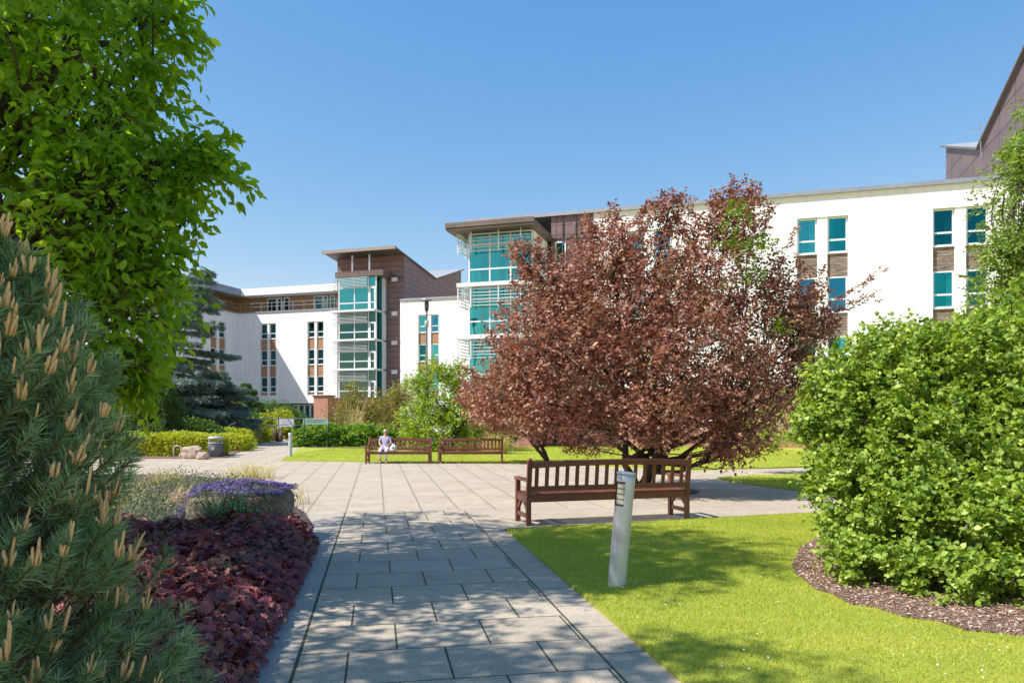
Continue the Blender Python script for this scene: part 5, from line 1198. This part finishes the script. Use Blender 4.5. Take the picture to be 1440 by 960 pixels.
# ------------------------------------------------------------------ bed plants
def heuchera():
    rng = np.random.default_rng(88); n = 30000
    p = rng.uniform(2.6, 9.2, n); q = rng.uniform(-3.6, -.70, n)
    e = np.clip((-q - .70) / .55, 0, 1); hgt = (.40 + .06 * np.clip((p - 6) / 3, 0, 1)) * np.sin(e * np.pi / 2) ** .7 + .07 * np.sin(p * 5.1 + np.sin(q * 4)) * np.sin(q * 5.3) * e + .03
    lump = rng.random(n) ** .6; z = hgt * (.35 + .65 * lump) + .02
    P = np.stack([p * -.1805 + q * .9836, p * .9836 + q * .1805, z], 1)
    ok = ~((q < -1.35) & (p > 8.35)) & ~((p > 8.6) & (q < -1.0)) & (np.hypot(P[:, 0] + 2.2, P[:, 1] - 2.65) > .95)
    P, q, e = P[ok], q[ok], e[ok]; m = len(P)
    D = rng.normal(0, 1, (m, 3)); D[:, 2] = rng.normal(-.15, .25, m); Nn = np.array([0, 0, 1.]) + rng.normal(0, .45, (m, 3)); Nn[:, 0] += (1 - e) * .9; Nn[:, 1] -= .25
    lv = Leaves(89); s_ = rng.uniform(.042, .08, m); t = np.clip(.5 * rng.random(m) + .5 * (wob(P, 3) * .5 + .5) + .0, 0, 1)
    lv.add(P, D, Nn, s_, s_, t)
    o = lv.build('heuchera', M['heuchera_leaf'], None, T_LOBED); tag(o, 'dense dark red lobed leaves of ground cover spilling onto the path margin', 'ground cover', kind='stuff')
    # wiry flower stems standing out of it
    m = MB()
    for i in range(26):
        pp = rng.uniform(7.9, 9.2); qq = rng.uniform(-1.25, -.85); a = pq(pp, qq); h = rng.uniform(.38, .62); lx_, ly_ = rng.normal(0, .05, 2)
        m.tube([(a[0], a[1], .1), (a[0] + lx_ * .5, a[1] + ly_ * .5, h * .6), (a[0] + lx_, a[1] + ly_, h)], [.002, .0018, .001], 4, False)
        for j in range(7): z = h * (.65 + .35 * j / 7); f_ = z / h; m.tube([(a[0] + lx_ * f_, a[1] + ly_ * f_, z), (a[0] + lx_ * f_ + rng.normal(0, .012), a[1] + ly_ * f_, z + .012)], [.003, .005], 4)
    tag(m.build('flower_stems', simple('stem_red', (.16, .06, .06), .8, .2, 20)), 'thin dark flower stems rising from the red ground cover beside the trough', 'flower stems', kind='stuff')
heuchera()
# stone trough with purple flowers
x0, x1 = X_(252, 8.9), X_(392, 8.9)
tr = empty('stone_trough', ((x0 + x1) / 2, 9.3, 0), R(8), 'lichen covered stone trough filled with purple flowers behind the red ground cover', 'trough')
m = MB(); hw, hd, H = (x1 - x0) / 2, .55, .63; n, k = 40, 8
for i in range(k + 1):
    z = H * i / k
    for j in range(n):
        a = 2 * math.pi * j / n; c, s_ = math.cos(a), math.sin(a); ex = .55
        X, Yy = math.copysign(abs(c) ** ex, c) * hw, math.copysign(abs(s_) ** ex, s_) * hd; v = Vector((X * 2, Yy * 2, z * 3)); q_ = 1 + .06 * mnoise.noise(v * 1.3) - (.10 if i == k else .03 if i == k - 1 else 0) + (.02 if i < k else 0)
        m.v.append((X * q_, Yy * q_, z + .03 * mnoise.noise(v * .9)))
for i in range(k):
    for j in range(n): m.f.append((i * n + j, i * n + (j + 1) % n, (i + 1) * n + (j + 1) % n, (i + 1) * n + j)); m.mi.append(0); m.smooth.append(True)
m.f.append(tuple(k * n + j for j in range(n))); m.mi.append(0); m.smooth.append(False)
m.build('basin', M['stone'], tr)
def flowers():
    rng = np.random.default_rng(5); n = 5200; u, v = rng.uniform(-1.12, 1.02, n), rng.uniform(-1.1, 1.1, n)
    hgt = H + .12 * np.cos(np.clip(u, -1, 1) * 1.3) * np.cos(np.clip(v, -1, 1) * 1.4) + .02 * np.sin(u * 14) * np.sin(v * 9); hgt -= np.clip(-u - .85, 0, 1) * 1.3
    P = np.stack([u * hw, v * hd, hgt + rng.random(n) * .02], 1); lv = Leaves(6)
    keep = wob(P * [1, 2, 1], 6.0) + .5 * rng.random(n) > -.05; Q = P[keep]; D = rng.normal(0, 1, (len(Q), 3)); D[:, 2] *= .3; lv.add(Q, D, np.array([0, -.35, 1.]) + rng.normal(0, .3, (len(Q), 3)), .017, .017); o = lv.build('flowers', M['purple_flower'], None, T_FLOWER); o.location = tr.location; o.rotation_euler = tr.rotation_euler
    tag(o, 'mat of purple flowers covering the top of the stone trough', 'flowers', kind='stuff')
    lv = Leaves(7); P2 = P - [0, 0, .025]; D = rng.normal(0, 1, (len(P2), 3)); lv.add(P2, D, np.array([0, 0, 1.]) + rng.normal(0, .5, (len(P2), 3)), .028, .012); o = lv.build('creeping_foliage', M['grey_leaf'], None, T_DIAMOND); o.location = tr.location; o.rotation_euler = tr.rotation_euler
    tag(o, 'grey green creeping leaves under the purple flowers in the trough', 'ground cover', kind='stuff')
flowers()
rng = np.random.default_rng(15); lv = Leaves(15); n = 500; P = np.column_stack([rng.uniform(-4.9, -3.7, n), rng.uniform(10.3, 11.6, n), rng.uniform(.25, .5, n)]); lv.add(P, rng.normal(0, 1, (n, 3)), np.array([0, -.3, 1.]) + rng.normal(0, .4, (n, 3)), .03, .03)
tag(lv.build('pink_flowers', M['pink_flower'], None, T_FLOWER), 'small pink flowers behind the purple ones of the trough', 'flowers', kind='stuff')
rng = np.random.default_rng(16); lv = Leaves(16); n = 16000; P = np.column_stack([rng.uniform(-9.5, -3.5, n), rng.uniform(8.2, 17, n), rng.random(n)]); P = P[inside(P, bed_poly) & ~((P[:, 0] > -4.3) & (P[:, 1] < 9.9))]; n = len(P); P[:, 2] = .04 + P[:, 2] * (.16 + .16 * (np.sin(P[:, 0] * 2.3) * np.sin(P[:, 1] * 1.9 + 1) + .6)); lv.add(P, rng.normal(0, 1, (n, 3)) + [0, 0, .5], rng.normal(0, 1, (n, 3)), .06, .025)
tag(lv.build('low_herbs', M['grey_leaf'], None, T_DIAMOND), 'low grey green herbs between the trough and the plaza', 'ground cover', kind='stuff')
for i, (gx, gy, gl, lab) in enumerate(((-5.6, 12.6, 'straw_leaf', 'feathery straw grass clump farther left behind the trough'), (-6.4, 11.2, 'gold_leaf', 'yellow green grass clump between the pine and the trough'), (-4.3, 13.2, 'straw_leaf', 'straw grass clump nearest the plaza edge behind the trough'), (-7.4, 13.8, 'straw_leaf', 'straw grass clump at the far left of the planting bed'), (-5.0, 10.6, 'grey_leaf', 'grey green tufted plant directly behind the left end of the trough'))):
    blades('tussock_plant', (gx, gy), 240, .55, .010, M[gl], lab, 'tussock', 110 + i, .8, 1.2)
blades('agapanthus', (X_(322, 7.95), 7.95, .36), 110, .50, .026, M['strap_leaf'], 'dark green strap leaved plant in front of the stone trough', 'plant', 91, .3, 1.1)
blades('iris', (X_(262, 5.6), 5.6, .2), 12, .48, .010, M['straw_leaf'], 'few thin pale arching blades among the red ground cover near the pine', 'plant', 92, .25, 1.0, .6)

# ------------------------------------------------------------------ light, sky, camera
AZ = math.atan2(.342, .94); EL = R(50)
d = Vector((math.cos(AZ) * math.cos(EL), math.sin(AZ) * math.cos(EL), -math.sin(EL)))
sun = bpy.data.lights.new('sun', 'SUN'); sun.energy = 4.9; sun.angle = R(.53); sun.color = (1, .955, .885)
so = bpy.data.objects.new('sun', sun); COL.objects.link(so); so.rotation_mode = 'QUATERNION'; so.rotation_quaternion = d.to_track_quat('-Z', 'Y')
w = bpy.data.worlds.new('World'); sc.world = w; w.use_nodes = True; nt = w.node_tree; bg = nt.nodes['Background']
sky = nt.nodes.new('ShaderNodeTexSky'); sky.sky_type = 'NISHITA'; sky.sun_disc = False; sky.sun_elevation = EL; sky.sun_rotation = math.atan2(-d.x, -d.y) % (2 * math.pi)
sky.air_density = 1.0; sky.dust_density = .15; sky.ozone_density = 3.2; sky.altitude = 50
sp = nt.nodes.new('ShaderNodeSeparateColor'); cb = nt.nodes.new('ShaderNodeCombineColor'); nt.links.new(sky.outputs[0], sp.inputs[0])
for i, (ex, k) in enumerate(((1.40, .74), (.83, 1.20), (.34, 2.66))):
    pw = nt.nodes.new('ShaderNodeMath'); pw.operation = 'POWER'; nt.links.new(sp.outputs[i], pw.inputs[0]); pw.inputs[1].default_value = ex
    ml = nt.nodes.new('ShaderNodeMath'); ml.operation = 'MULTIPLY'; nt.links.new(pw.outputs[0], ml.inputs[0]); ml.inputs[1].default_value = k; nt.links.new(ml.outputs[0], cb.inputs[i])
nt.links.new(cb.outputs[0], bg.inputs[0]); bg.inputs[1].default_value = .13
cam = bpy.data.cameras.new('camera'); co = bpy.data.objects.new('camera', cam); COL.objects.link(co); co.location = (0, 0, EYE); co.rotation_euler = (R(90), 0, 0)
cam.sensor_width = 36; cam.lens = F / 1440 * 36; cam.shift_y = (HZ - 480) / 1440; cam.clip_end = 2000; sc.camera = co
sc.view_settings.view_transform = 'Standard'; sc.view_settings.look = 'None'; sc.view_settings.exposure = .55; sc.view_settings.gamma = 1; sc.view_settings.use_curve_mapping = False
sc.cycles.max_bounces = 8; sc.cycles.diffuse_bounces = 4; sc.cycles.transparent_max_bounces = 12; sc.cycles.use_denoising = True; sc.cycles.sample_clamp_indirect = 6
